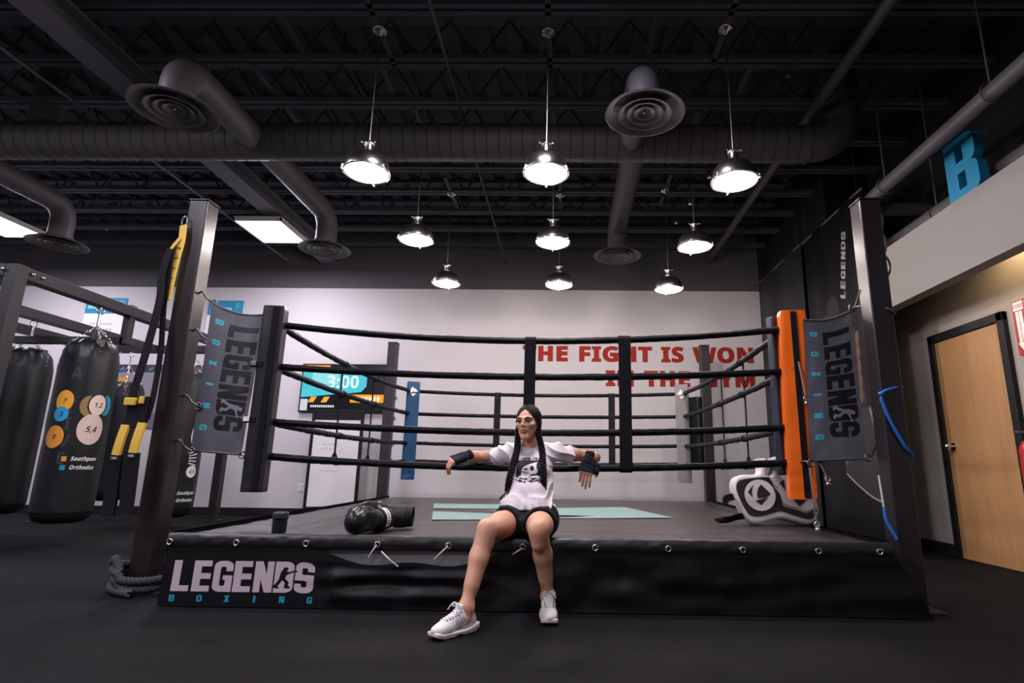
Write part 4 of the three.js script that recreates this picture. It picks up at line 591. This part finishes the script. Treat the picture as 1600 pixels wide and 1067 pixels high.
{ // chest and belly protector
  const S = 0.000656, L = (pts) => pts.map(([x, y]) => [(x - 750) * S, (930 - y) * S]);
  const spl = (pts, close = true) => { const c = new THREE.SplineCurve(pts.map(p => new THREE.Vector2(...p))); const s = new THREE.Shape(); c.getPoints(pts.length * 6).forEach((p, i) => i ? s.lineTo(p.x, p.y) : s.moveTo(p.x, p.y)); s.closePath(); return s; };
  const out = L([[602, 200], [612, 335], [560, 382], [400, 392], [318, 430], [292, 520], [310, 640], [358, 760], [408, 860], [465, 918], [560, 925], [700, 885], [810, 868], [930, 895], [1050, 925], [1130, 915], [1205, 830], [1222, 740], [1200, 600], [1190, 480], [1120, 400], [960, 375], [885, 335], [880, 200], [770, 190], [775, 300], [738, 385], [690, 395], [700, 330], [695, 200]]);
  const p = thing('body_protector', 'white and black padded body protector leaning behind the orange pad', 'body protector', [1.565, 0.392, -4.36], -0.04); p.rotation.x = -0.1;
  const wht = std([0.66, 0.62, 0.62], 0.4), blk = std([0.016, 0.016, 0.018], 0.35);
  part('padded_body', extrude(spl(out), 0.1, 0.028, 5).translate(0, 0, -0.1), wht, p);
  part('black_panel', extrude(spl(L([[720, 420], [640, 415], [420, 440], [345, 470], [320, 540], [345, 640], [400, 770], [450, 835], [560, 845], [700, 810], [800, 790], [930, 830], [1080, 870], [1150, 845], [1195, 760], [1110, 790], [1070, 805], [980, 775], [840, 735], [815, 690], [800, 600], [740, 520]])), 0.012, 0.005).translate(0, 0, 0.022), blk, p);
  part('right_panel', extrude(spl(L([[700, 425], [770, 395], [790, 310], [860, 320], [960, 400], [1100, 430], [1160, 520], [1180, 640], [1180, 730], [1070, 790], [990, 760], [845, 715], [815, 650], [800, 560], [750, 510]])), 0.012, 0.005).translate(0, 0, 0.024), std([0.52, 0.46, 0.43], 0.45), p);
  const cx = (575 - 750) * S, cy = (930 - 618) * S; part('round_badge', new THREE.CylinderGeometry(0.112, 0.112, 0.012, 48).rotateX(Math.PI / 2).translate(cx, cy, 0.04), wht, p);
  const tri = (pts) => extrude(poly(L(pts)), 0.003).translate(0, 0, 0.0455);
  part('badge_print', [tri([[595, 500], [695, 605], [640, 640], [545, 652], [540, 600], [560, 540]]), tri([[505, 508], [440, 585], [490, 645], [485, 580]]), tri([[520, 680], [660, 640], [575, 725]])], blk, p);
  part('triangle_print', tri([[930, 645], [1100, 650], [1000, 735]]).translate(0, 0, -0.004), blk, p); part('triangle_print', tri([[805, 480], [860, 440], [860, 560]]).translate(0, 0, -0.004), blk, p);
  part('waist_strap', strap([[-0.24, 0.2, -0.06], [-0.32, 0.19, -0.03], [-0.37, 0.17, 0.0], [-0.36, 0.14, 0.02]], 0.05, 0.012, V(0, 1, 0)), M.webbing, p); part('waist_strap', strap([[-0.2, 0.06, -0.06], [-0.28, 0.05, -0.01], [-0.36, 0.03, 0.03], [-0.43, 0.025, 0.05]], 0.045, 0.014, V(0, 1, 0.5)), M.webbing, p);
  part('strap_buckle', bx(-0.46, -0.4, 0.012, 0.04, 0.03, 0.07, 0.006), M.black, p);
}
// ---------------------------------------------------------------- the seated woman
{
  const her = thing('person', 'woman in white T-shirt and black shorts sitting on the ring edge, arms over the rope', 'person', [0, 0, 0]);
  const J = { hipA: [-0.305, 0.468, -3.49], hipB: [-0.14, 0.468, -3.49], kneeA: [-0.408, 0.462, -3.09], kneeB: [-0.138, 0.462, -3.09], ankA: [-0.48, 0.112, -2.962], ankB: [-0.086, 0.108, -3.272],
    shA: [-0.355, 0.872, -3.66], shB: [-0.065, 0.878, -3.66], elA: [-0.582, 0.846, -3.885], elB: [0.198, 0.852, -3.885], wrA: [-0.652, 0.846, -3.72], wrB: [0.152, 0.836, -3.705] };
  const mix = (a, b, t) => a.map((v, i) => v + (b[i] - v) * t), add = (a, b) => a.map((v, i) => v + b[i]);
  const C = (a, b, ra, rb) => [...a, ...b, ra, rb];
  const NECK0 = [-0.215, 0.865, -3.655], NECK1 = [-0.232, 0.985, -3.625];
  const limbs = [];
  for (const s of ['A', 'B']) {
    const hp = J['hip' + s], kn = J['knee' + s], an = J['ank' + s], out = s === 'A' ? -1 : 1;
    limbs.push(C(hp, mix(hp, kn, 0.5), 0.086, 0.07), C(mix(hp, kn, 0.5), kn, 0.07, 0.046), C(add(kn, [0, 0.014, 0.006]), add(kn, [0, -0.014, 0.016]), 0.038, 0.036), C(add(kn, [0, -0.05, 0.012]), add(kn, [0, -0.07, 0.012]), 0.034, 0.034));
    const d = mix(kn, an, 0.4); limbs.push(C(kn, d, 0.045, 0.041), C(d, an, 0.041, 0.031), C(add(mix(kn, an, 0.18), [out * 0.004, 0, -0.016]), add(mix(kn, an, 0.36), [out * 0.006, 0, -0.02]), 0.042, 0.041), C(add(mix(kn, an, 0.36), [out * 0.006, 0, -0.02]), mix(kn, an, 0.72), 0.041, 0.032), C(an, add(an, [0, -0.05, 0.01]), 0.031, 0.034));
    limbs.push(C(add(an, [0.022, -0.005, 0]), add(an, [-0.022, -0.005, 0]), 0.015, 0.015));
    const sh = J['sh' + s], el = J['el' + s], wr = J['wr' + s];
    limbs.push(C(sh, mix(sh, el, 0.45), 0.048, 0.041), C(mix(sh, el, 0.45), el, 0.041, 0.034), C(el, mix(el, wr, 0.35), 0.035, 0.035), C(mix(el, wr, 0.35), wr, 0.035, 0.0235));
  }
  const torso = [C([-0.295, 0.475, -3.49], [-0.15, 0.475, -3.49], 0.092, 0.092), C([-0.257, 0.52, -3.50], [-0.25, 0.68, -3.585], 0.088, 0.076), C([-0.187, 0.52, -3.50], [-0.168, 0.68, -3.585], 0.088, 0.076), C([-0.25, 0.68, -3.585], [-0.262, 0.825, -3.645], 0.078, 0.07), C([-0.168, 0.68, -3.585], [-0.158, 0.828, -3.645], 0.078, 0.07),
    C(J.shA, [-0.215, 0.882, -3.655], 0.044, 0.05), C(J.shB, [-0.215, 0.885, -3.655], 0.044, 0.05), C([-0.262, 0.765, -3.55], [-0.262, 0.79, -3.57], 0.05, 0.045), C([-0.16, 0.765, -3.55], [-0.16, 0.79, -3.57], 0.05, 0.045)];
  const fold = (list, k) => (x, y, z) => { let d = 1e3; for (let i = 0; i < list.length; i++) { const q = cone(x, y, z, list[i]); if (q < d + k) d = smin(d, q, k); } return d; };
  const neck = [C(NECK0, NECK1, 0.052, 0.046), C([-0.29, 0.885, -3.66], [-0.235, 0.925, -3.655], 0.028, 0.03), C([-0.14, 0.89, -3.66], [-0.208, 0.925, -3.655], 0.028, 0.03)];
  const bodyF = fold([...limbs, ...torso, ...neck], 0.028);
  const body = nets(bodyF, [-0.82, 0.03, -4.0], [0.25, 1.03, -2.86], 0.0085);
  // ---- head, in its own frame: +z towards the face
  const headM = new THREE.Matrix4().makeRotationFromEuler(new THREE.Euler(-2 * RAD, -17 * RAD, 2 * RAD, 'YXZ')).setPosition(-0.238, 1.055, -3.60);
  const HS = 0.96;
  const headF = (x, y, z) => {
    const X = Math.abs(x); let d = ell(x, y, z, 0, 0.03, -0.014, 0.072, 0.086, 0.09);
    d = smin(d, ell(x, y, z, 0, -0.025, 0.022, 0.054, 0.082, 0.066), 0.03);
    d = smin(d, cone(X, y, z, [0.045, -0.04, 0.0, 0.009, -0.097, 0.058, 0.017, 0.013]), 0.03);
    d = smin(d, ell(x, y, z, 0, -0.1, 0.062, 0.022, 0.016, 0.018), 0.02);
    d = smin(d, ell(X, y, z, 0.043, -0.018, 0.055, 0.022, 0.016, 0.022), 0.02);
    d = smin(d, cone(X, y, z, [0.008, 0.024, 0.082, 0.046, 0.024, 0.066, 0.008, 0.008]), 0.014);
    d = smax(d, -ell(X, y, z, 0.031, 0.004, 0.097, 0.019, 0.011, 0.018), 0.012);
    d = smin(d, cone(x, y, z, [0, 0.016, 0.084, 0, -0.020, 0.0985, 0.0055, 0.0085]), 0.01);
    d = smin(d, ell(X, y, z, 0.0095, -0.0255, 0.0915, 0.0075, 0.006, 0.008), 0.006);
    d = smin(d, ell(x, y, z, 0, -0.0515, 0.086, 0.022, 0.006, 0.0095), 0.005); d = smin(d, ell(x, y, z, 0, -0.0635, 0.085, 0.019, 0.0072, 0.0095), 0.005);
    d = smax(d, -ell(x, y, z, 0, -0.0572, 0.098, 0.025, 0.0017, 0.007), 0.003);
    d = smin(d, ell(X, y, z, 0.075, -0.008, -0.008, 0.008, 0.029, 0.017), 0.008); d = smax(d, -ell(X, y, z, 0.086, -0.006, -0.004, 0.006, 0.018, 0.009), 0.006);
    return d;
  };
  const head = nets(headF, [-0.1, -0.14, -0.13], [0.1, 0.14, 0.13], 0.0026);
  { // vertex colours: lips a little redder than the skin
    const p = head.attributes.position, c = new Float32Array(p.count * 3); for (let i = 0; i < p.count; i++) { const x = p.getX(i), y = p.getY(i), z = p.getZ(i); const lip = z > 0.078 && Math.hypot(x / 0.0245, (y + 0.0577) / 0.0132) < 1; c.set(lip ? [0.42, 0.135, 0.095] : [0.60, 0.305, 0.19], i * 3); } head.setAttribute('color', new THREE.BufferAttribute(c, 3)); }
  head.scale(HS, HS, HS).applyMatrix4(headM);
  // ---- hands, in their own frame: +y along the fingers, +z out of the back of the hand, thumb at -x
  function hand(curl, thumbSide) {
    const caps = [], F = [[-0.027, 0.083, 0.066], [-0.009, 0.088, 0.074], [0.009, 0.085, 0.068], [0.025, 0.077, 0.054]];
    const fingers = F.map(([x, y, L], i) => { const out = []; let p = [x * thumbSide * -1 * -1, y, 0], a = curl * 0.5 + i * 0.06; const r = [0.0088, 0.008, 0.0072, 0.006], seg = [0.45, 0.3, 0.25]; for (let k = 0; k < 3; k++) { a += curl * [0.35, 0.75, 0.5][k]; const q = [p[0] + x * 0.06, p[1] + Math.cos(a) * L * seg[k], p[2] - Math.sin(a) * L * seg[k]]; out.push([...p, ...q, r[k], r[k + 1]]); p = q; } return out; });
    const th = [[-0.028, 0.022, -0.004, -0.052, 0.05, -0.016, 0.013, 0.0105], [-0.052, 0.05, -0.016, -0.056, 0.078, -0.026, 0.0105, 0.008]];
    const f = (x0, y, z) => { const x = x0 * thumbSide; let d = Math.hypot(Math.max(Math.abs(x) - (0.022 + 0.1 * Math.max(0, Math.min(y, 0.08))), 0), Math.max(Math.abs(y - 0.042) - 0.034, 0), Math.max(Math.abs(z) - 0.003, 0)) - 0.0115;
      d = smin(d, cone(x, y, z, [0, -0.045, 0, 0, 0.01, 0, 0.0235, 0.021]), 0.016); for (const t of th) d = smin(d, cone(x, y, z, t), 0.01); let m = 1; for (const fg of fingers) { let e = 1; for (const c of fg) e = Math.min(e, cone(x, y, z, c)); m = Math.min(m, e); } return smin(d, m, 0.006); };
    return { geo: nets(f, [-0.085, -0.05, -0.12], [0.085, 0.185, 0.05], 0.003), f };
  }
  const basis = (y, z, p) => { const Y = V(...y).normalize(), X = new THREE.Vector3().crossVectors(Y, V(...z)).normalize(), Z = new THREE.Vector3().crossVectors(X, Y); return new THREE.Matrix4().makeBasis(X, Y, Z).setPosition(...p).scale(V(1.15, 1.15, 1.15)); };
  const HA = hand(0.8, -1), HB = hand(0.25, 1);
  const MA = basis([-0.8, -0.34, 0.42], [-0.2, 0.85, 0.5], J.wrA), MB = basis([-0.22, -0.93, 0.25], [-0.15, 0.28, 0.95], J.wrB);
  const skinC = (g) => { if (!g.attributes.color) { const c = new Float32Array(g.attributes.position.count * 3); for (let i = 0; i < c.length; i += 3) { c[i] = 0.60; c[i + 1] = 0.305; c[i + 2] = 0.19; } g.setAttribute('color', new THREE.BufferAttribute(c, 3)); } return g; };
  const gA = HA.geo.clone().applyMatrix4(MA), gB = HB.geo.clone().applyMatrix4(MB);
  const skin = new THREE.MeshPhysicalMaterial({ color: 0xffffff, vertexColors: true, roughness: 0.45, sheen: 0.15 });
  part('body', gm([skinC(body), head, skinC(gA), skinC(gB)]), skin, her);
  // ---- eyes and brows
  const onHead = (g) => g.scale(HS, HS, HS).applyMatrix4(headM);
  for (const s of [-1, 1]) {
    const e = part('eye', onHead(new THREE.SphereGeometry(0.0128, 20, 14).translate(s * 0.0305, 0.003, 0.0735)), std([0.33, 0.29, 0.27], 0.35), her);
    part('iris', onHead(new THREE.SphereGeometry(0.0068, 16, 10).scale(1, 1, 0.5).translate(s * 0.0305 - 0.0008, 0.0035, 0.0838)), std([0.012, 0.007, 0.005], 0.45, { specularIntensity: 0.4 }), e);
    part('lash', onHead(tube([[s * 0.0165, 0.005, 0.084], [s * 0.03, 0.0108, 0.0866], [s * 0.046, 0.0062, 0.0785]], 0.0032, 16, 6)), std([0.01, 0.008, 0.008], 0.7), her);
    part('eyebrow', onHead(tube([[s * 0.013, 0.0215, 0.0905], [s * 0.03, 0.0285, 0.0855], [s * 0.05, 0.0225, 0.0695]], 0.004, 18, 6)), std([0.014, 0.009, 0.008], 0.8), her);
  }
  // ---- hair: cap with a centre parting, two long braids
  const hairMat = std([0.007, 0.005, 0.005], 0.6, { specularIntensity: 0.22 });
  const cap = nets((x, y, z) => { let d = ell(x, y, z, 0, 0.032, -0.02, 0.083, 0.096, 0.096); d = smin(d, ell(x, y, z, 0, -0.04, -0.055, 0.068, 0.06, 0.055), 0.03); d = smin(d, ell(Math.abs(x), y, z, 0.07, -0.03, -0.002, 0.017, 0.05, 0.024), 0.02); const X = Math.abs(x), hl = 0.082 - X * 0.55 - X * X * 9; const face = Math.max(0.012 - z + 0.15 * Math.max(0, y), y - hl, X - 0.071 + 0.0 * y); d = smax(d, -face, 0.012);
    d = smax(d, -(Math.hypot(x, Math.max(0, Math.abs(y - 0.125) - 0.012)) - 0.0028), 0.006); return d + 0.0016 * Math.sin(x * 420 + y * 60) ; }, [-0.11, -0.13, -0.14], [0.11, 0.15, 0.1], 0.0032);
  part('hair', onHead(cap), hairMat, her);
  const H2W = (p) => V(...p).multiplyScalar(HS).applyMatrix4(headM);
  const braid = (pts, name) => { const c = new THREE.CatmullRomCurve3(pts), N = 150, st = []; for (let s = 0; s < 3; s++) { const P = []; for (let i = 0; i <= N; i++) { const t = i / N, p = c.getPointAt(t), a = t * 40 + s * 2.094, w = 0.0115 * (t > 0.78 ? 1 - (t - 0.78) * 1.2 : 1); P.push(p.add(V(w * Math.cos(a), 0, 0.6 * w * Math.sin(2 * a)))); }
      const g = new THREE.TubeGeometry(new THREE.CatmullRomCurve3(P), 220, 0.0105, 8); const q = g.attributes.position, rings = 221, cp = new THREE.CatmullRomCurve3(P); for (let i = 0; i < rings; i++) { const t = i / 220, k = t > 0.86 ? Math.max(0.12, 1 - (t - 0.86) / 0.15) : 1, o = cp.getPointAt(t); for (let j = 0; j <= 8; j++) { const n = i * 9 + j; q.setXYZ(n, o.x + (q.getX(n) - o.x) * k, o.y + (q.getY(n) - o.y) * k, o.z + (q.getZ(n) - o.z) * k); } } g.computeVertexNormals(); st.push(g); } part(name, st, hairMat, her); };
  braid([H2W([-0.068, 0.0, -0.01]), H2W([-0.07, -0.06, 0.0]), V(-0.303, 0.89, -3.575), V(-0.318, 0.81, -3.52), V(-0.332, 0.73, -3.483), V(-0.343, 0.67, -3.47), V(-0.352, 0.615, -3.46)], 'braid');
  braid([H2W([0.07, 0.0, -0.012]), H2W([0.07, -0.06, 0.0]), V(-0.147, 0.9, -3.575), V(-0.137, 0.82, -3.52), V(-0.13, 0.74, -3.483), V(-0.127, 0.69, -3.472), V(-0.121, 0.635, -3.468)], 'braid');
  // ---- T-shirt with its print
  const sl = (s, t0, t1) => C(add(mix(J['sh' + s], J['el' + s], t0), [0, 0, 0]), add(mix(J['sh' + s], J['el' + s], t1), [0, -0.012, 0]), 0.056, 0.062);
  const inflate = (list, r) => list.map(c => { const q = c.slice(); q[6] += r; q[7] += r; return q; });
  const shirtList = [...inflate(torso, 0.017), sl('A', 0, 0.42), sl('B', 0, 0.42), C([-0.272, 0.53, -3.495], [-0.178, 0.53, -3.495], 0.117, 0.117), C([-0.24, 0.62, -3.54], [-0.2, 0.62, -3.54], 0.122, 0.122)];
  const shirtBase = fold(shirtList, 0.024), plane = (s) => { const a = V(...J['sh' + s]), b = V(...J['el' + s]), n = b.clone().sub(a).normalize(), o = a.clone().lerp(b, s === 'A' ? 0.43 : 0.36); return (x, y, z) => (x - o.x) * n.x + (y - o.y) * n.y + (z - o.z) * n.z; };
  const plA = plane('A'), plB = plane('B');
  const ridge = (t) => { const w = 1 - Math.abs(((t % 1) + 1) % 1 * 2 - 1); return w * w; };
  const shirtF = (x, y, z) => { let d = shirtBase(x, y, z); const n1 = noise(x * 5, y * 5, z * 5), side = Math.min(1, Math.abs(x + 0.21) * 8), low = Math.max(0, Math.min(1, (0.78 - y) * 5));
    d -= 0.014 * ridge((y * 9 + (x + 0.21) * (x > -0.21 ? -9 : 9)) + n1 * 1.6) * low * (0.35 + 0.65 * side) + 0.012 * ridge(x * 14 + y * 4 + n1 * 2) * Math.max(0, 0.62 - y) * 8;
    d -= 0.013 * ridge(((x + 0.21) * 12 + y * 16) * (x > -0.21 ? 1 : -1) + n1) * Math.max(0, Math.min(1, (y - 0.76) * 12)) * Math.max(0, side - 0.55) * 2; d += 0.004 * noise(x * 9, y * 11, z * 9) + 0.006;
    d = smax(d, 0.548 + 0.1 * (z + 3.5) * -1 + 0.018 * noise(x * 9, 2, z * 5) + 0.02 * Math.abs(x + 0.22) - y, 0.008); if (x < -0.3) d = smax(d, plA(x, y, z), 0.006); if (x > -0.1) d = smax(d, plB(x, y, z), 0.006);
    d = smax(d, -(Math.hypot((x + 0.222) / 0.066, (z + 3.63) / 0.066, (y - 0.945) / 0.052) - 1) * 0.055, 0.006); return d; };
  const shirt = nets(shirtF, [-0.56, 0.46, -3.86], [0.12, 0.98, -3.3], 0.0052);
  const PX0 = -0.34, PX1 = -0.09, PY0 = 0.615, PY1 = 0.895;
  { const p = shirt.attributes.position, n = shirt.attributes.normal, uv = new Float32Array(p.count * 2); for (let i = 0; i < p.count; i++) { const ok = n.getZ(i) > -0.2; uv[i * 2] = ok ? Math.max(0, Math.min(1, (p.getX(i) - PX0) / (PX1 - PX0))) : 0; uv[i * 2 + 1] = ok ? Math.max(0, Math.min(1, (p.getY(i) - PY0) / (PY1 - PY0))) : 0; } shirt.setAttribute('uv', new THREE.BufferAttribute(uv, 2)); }
  const shirtTex = canvasTex(512, 600, (c, w, h) => { c.fillStyle = '#d9d0d4'; c.fillRect(0, 0, w, h); const y0 = 150; c.fillStyle = '#16171c'; c.fillRect(86, y0, 320, 220);
    for (let i = 0; i < 70; i++) { c.beginPath(); c.arc(86 + rnd() * 320, y0 + 220 + rnd() * 60, 3 + rnd() * 11, 0, 7); c.fill(); c.beginPath(); c.arc(86 + rnd() * 320, y0 - rnd() * 34, 2 + rnd() * 8, 0, 7); c.fill(); }
    c.fillStyle = '#d9d0d4'; const blob = (...p) => { c.beginPath(); p.forEach((q, i) => i ? c.quadraticCurveTo(q[0], y0 + q[1], q[2], y0 + q[3]) : c.moveTo(q[0], y0 + q[1])); c.fill(); };
    blob([150, 200], [140, 90, 230, 60], [300, 30, 352, 20], [330, 60, 344, 110], [372, 150, 330, 176], [290, 160, 268, 196], [210, 230, 150, 200]); blob([110, 214], [180, 176, 260, 214], [330, 176, 392, 208], [380, 232, 300, 226], [200, 240, 110, 214]);
    c.fillStyle = '#16171c'; blob([268, 66], [306, 70, 312, 120], [286, 150, 262, 128], [250, 96, 268, 66]); blob([180, 120], [206, 88, 232, 112], [214, 140, 180, 120]); c.fillRect(200, y0 + 222, 190, 8);
    c.strokeStyle = '#16171c'; c.lineWidth = 7; for (let i = 0; i < 6; i++) { c.beginPath(); c.moveTo(160 + i * 30, y0 + 146 + i * 6); c.quadraticCurveTo(196 + i * 26, y0 + 136 + i * 14, 206 + i * 24, y0 + 206); c.stroke(); } });
  part('t_shirt', shirt, new THREE.MeshStandardMaterial({ map: shirtTex, roughness: 0.85 }), her);
  // ---- shorts
  const hemN = (s) => { const a = V(...J['hip' + s]), b = V(...J['knee' + s]), n = b.clone().sub(a).normalize(), o = a.clone().lerp(b, s === 'A' ? 0.34 : 0.42); return (x, y, z) => (x - o.x) * n.x + (z - o.z) * n.z + (s === 'A' ? -0.28 : 0.28) * (x - o.x); };
  const hA = hemN('A'), hB = hemN('B');
  const shBase = fold([C(J.hipA, mix(J.hipA, J.kneeA, 0.55), 0.1, 0.09), C(J.hipB, mix(J.hipB, J.kneeB, 0.55), 0.1, 0.09), C([-0.30, 0.485, -3.49], [-0.145, 0.485, -3.49], 0.112, 0.112), C([-0.225, 0.47, -3.47], [-0.225, 0.46, -3.34], 0.09, 0.05)], 0.02);
  const shorts = nets((x, y, z) => { let d = shBase(x, y, z) + 0.003 * noise(x * 20, y * 20, z * 14); d = smax(d, y - 0.60, 0.006); d = smax(d, 0.386 - y, 0.006); return smax(d, x < -0.225 ? hA(x, y, z) : hB(x, y, z), 0.005); }, [-0.47, 0.36, -3.66], [0.02, 0.66, -3.2], 0.006);
  part('shorts', shorts, std([0.006, 0.007, 0.009], 0.8, { specularIntensity: 0.3 }), her);
  // ---- hand wraps
  const wrapMat = std([0.012, 0.014, 0.022], 0.9, { specularIntensity: 0.3 });
  for (const [H, m] of [[HA, MA], [HB, MB]]) {
    const w = nets((x, y, z) => { let d = H.f(x, y, z) - 0.0042 + 0.0007 * Math.sin(y * 260 + x * 60); d = smax(d, y - 0.076 - 0.08 * z, 0.003); d = smax(d, -0.042 - y, 0.003); return d; }, [-0.075, -0.06, -0.07], [0.075, 0.12, 0.05], 0.0032);
    part('hand_wrap', w.applyMatrix4(m), wrapMat, her);
  }
  // ---- sneakers: frame +z to the toe, sole on y = 0
  const shoeW = std([0.72, 0.68, 0.67], 0.7), soleW = std([0.66, 0.63, 0.6], 0.45), outline = (z) => { const t = (z + 0.085) / 0.255; return 0.031 + 0.0125 * Math.sin(Math.min(1, Math.max(0, t)) * Math.PI * 0.9 - 0.25) + 0.004 * Math.sin(t * 6.3); };
  const upperF = (x, y, z) => { let d = ell(x, y, z, 0.0, 0.036, 0.118, 0.041, 0.03, 0.062); d = smin(d, cone(x, y, z, [0, 0.048, 0.095, 0, 0.074, 0.025, 0.031, 0.034]), 0.03); d = smin(d, ell(x, y, z, 0, 0.045, -0.035, 0.033, 0.05, 0.047), 0.03); d = smin(d, cone(x, y, z, [0, 0.07, -0.012, 0, 0.108, -0.022, 0.035, 0.036]), 0.02); d = smin(d, cone(x, y, z, [0, 0.095, 0.022, 0, 0.13, 0.01, 0.022, 0.02]), 0.012); d = smin(d, cone(x, y, z, [0, 0.09, -0.056, 0, 0.13, -0.07, 0.012, 0.007]), 0.01);
    d = smax(d, -cone(x, y, z, [0, 0.085, -0.022, 0, 0.18, -0.026, 0.027, 0.036]), 0.005); const topc = 0.112 + 0.018 * Math.min(1, Math.abs(z + 0.022) / 0.035) ** 2; d = smax(d, y - topc, 0.004); d -= 0.0012 * Math.sin(z * 190 + Math.abs(x) * 40) * (z > 0.02 && z < 0.1 && Math.abs(x) > 0.02 ? 1 : 0); return smax(d, 0.02 - y, 0.004); };
  const upper = nets(upperF, [-0.06, 0.005, -0.1], [0.06, 0.145, 0.19], 0.003);
  const sole = nets((x, y, z) => { const w = outline(z) + 0.0055, e = Math.hypot(Math.max(Math.abs(x) - w + 0.014, 0), Math.max(z - 0.163, -0.078 - z, 0)) - 0.0145, top = 0.024 + Math.max(0, -z) * 0.17 + 0.3 * Math.max(0, z - 0.14), lo = 0.001 + 1.4 * Math.max(0, z - 0.12) ** 1.6 + 0.5 * Math.max(0, -0.06 - z); let d = smax(smax(e - 0.12 * Math.max(0, 0.02 - y) * -1, y - Math.min(0.04, top), 0.007), lo - y, 0.006); d = smax(d, -(Math.hypot(y - 0.0, (z - 0.045) * 0.45) - 0.008), 0.006); return d; }, [-0.065, -0.008, -0.105], [0.065, 0.055, 0.19], 0.0032);
  const topY = (x, z) => { let y = 0.16; for (let i = 0; i < 60; i++) { const d = upperF(x, y, z); if (d < 0.0006) break; y -= Math.max(0.0008, d * 0.7); } return y; };
  const lacesG = [], gapG = [], on = (x, z, o = 0.0022) => V(x, topY(x, z) + o, z);
  for (let i = 0; i < 6; i++) { const z = 0.112 - i * 0.0155, w = 0.017 + i * 0.0012; for (const q of [-1, 1]) lacesG.push(new THREE.TubeGeometry(new THREE.CatmullRomCurve3([-1, -0.5, 0, 0.5, 1].map(k => on(k * w, z - q * k * 0.007))), 12, 0.0026, 6)); for (const q of [-1, 1]) gapG.push(new THREE.SphereGeometry(0.0036, 8, 6).translate(...on(q * (w + 0.003), z - 0.004, 0).toArray())); }
  const loopO = on(0, 0.03, 0.004); for (const q of [-1, 1]) { lacesG.push(new THREE.TubeGeometry(new THREE.CatmullRomCurve3([loopO, loopO.clone().add(V(q * 0.018, 0.006, 0.012)), loopO.clone().add(V(q * 0.034, -0.008, 0.016)), loopO.clone().add(V(q * 0.026, -0.014, 0.004)), loopO]), 20, 0.0022, 6), new THREE.TubeGeometry(new THREE.CatmullRomCurve3([loopO, loopO.clone().add(V(q * 0.02, -0.002, 0.024)), loopO.clone().add(V(q * 0.036, -0.026, 0.034))]), 12, 0.0022, 6)); }
  const sideX = (y, z, q) => { let x = 0.08; for (let i = 0; i < 60; i++) { const d = upperF(q * x, y, z); if (d < 0.0006) break; x -= Math.max(0.0008, d * 0.7); } return q * x; };
  const stripesG = []; for (const q of [-1, 1]) for (let k = 0; k < 3; k++) stripesG.push(new THREE.TubeGeometry(new THREE.CatmullRomCurve3([0, 0.33, 0.66, 1].map(t => { const y = 0.036 + t * 0.036, z = 0.058 - k * 0.02 - t * 0.02; return V(sideX(y, z, q), y, z); })), 10, 0.0032, 6));
  const shoe = (x, z, turn, roll, lift) => { const g = new THREE.Group(); g.name = 'sneaker'; g.position.set(x, lift, z); g.rotation.set(0, turn, roll); her.add(g); part('upper', upper, shoeW, g); part('sole', sole, soleW, g); part('laces', lacesG, M.white, g); part('eyelets', gapG, std([0.04, 0.038, 0.04], 0.7), g); part('side_stripes', stripesG, std([0.5, 0.48, 0.48], 0.6), g); };
  shoe(-0.492, -2.95, -0.7, 0, 0.001); shoe(-0.084, -3.258, 0.08, 0, 0.001);
}
renderer.render(scene, camera);
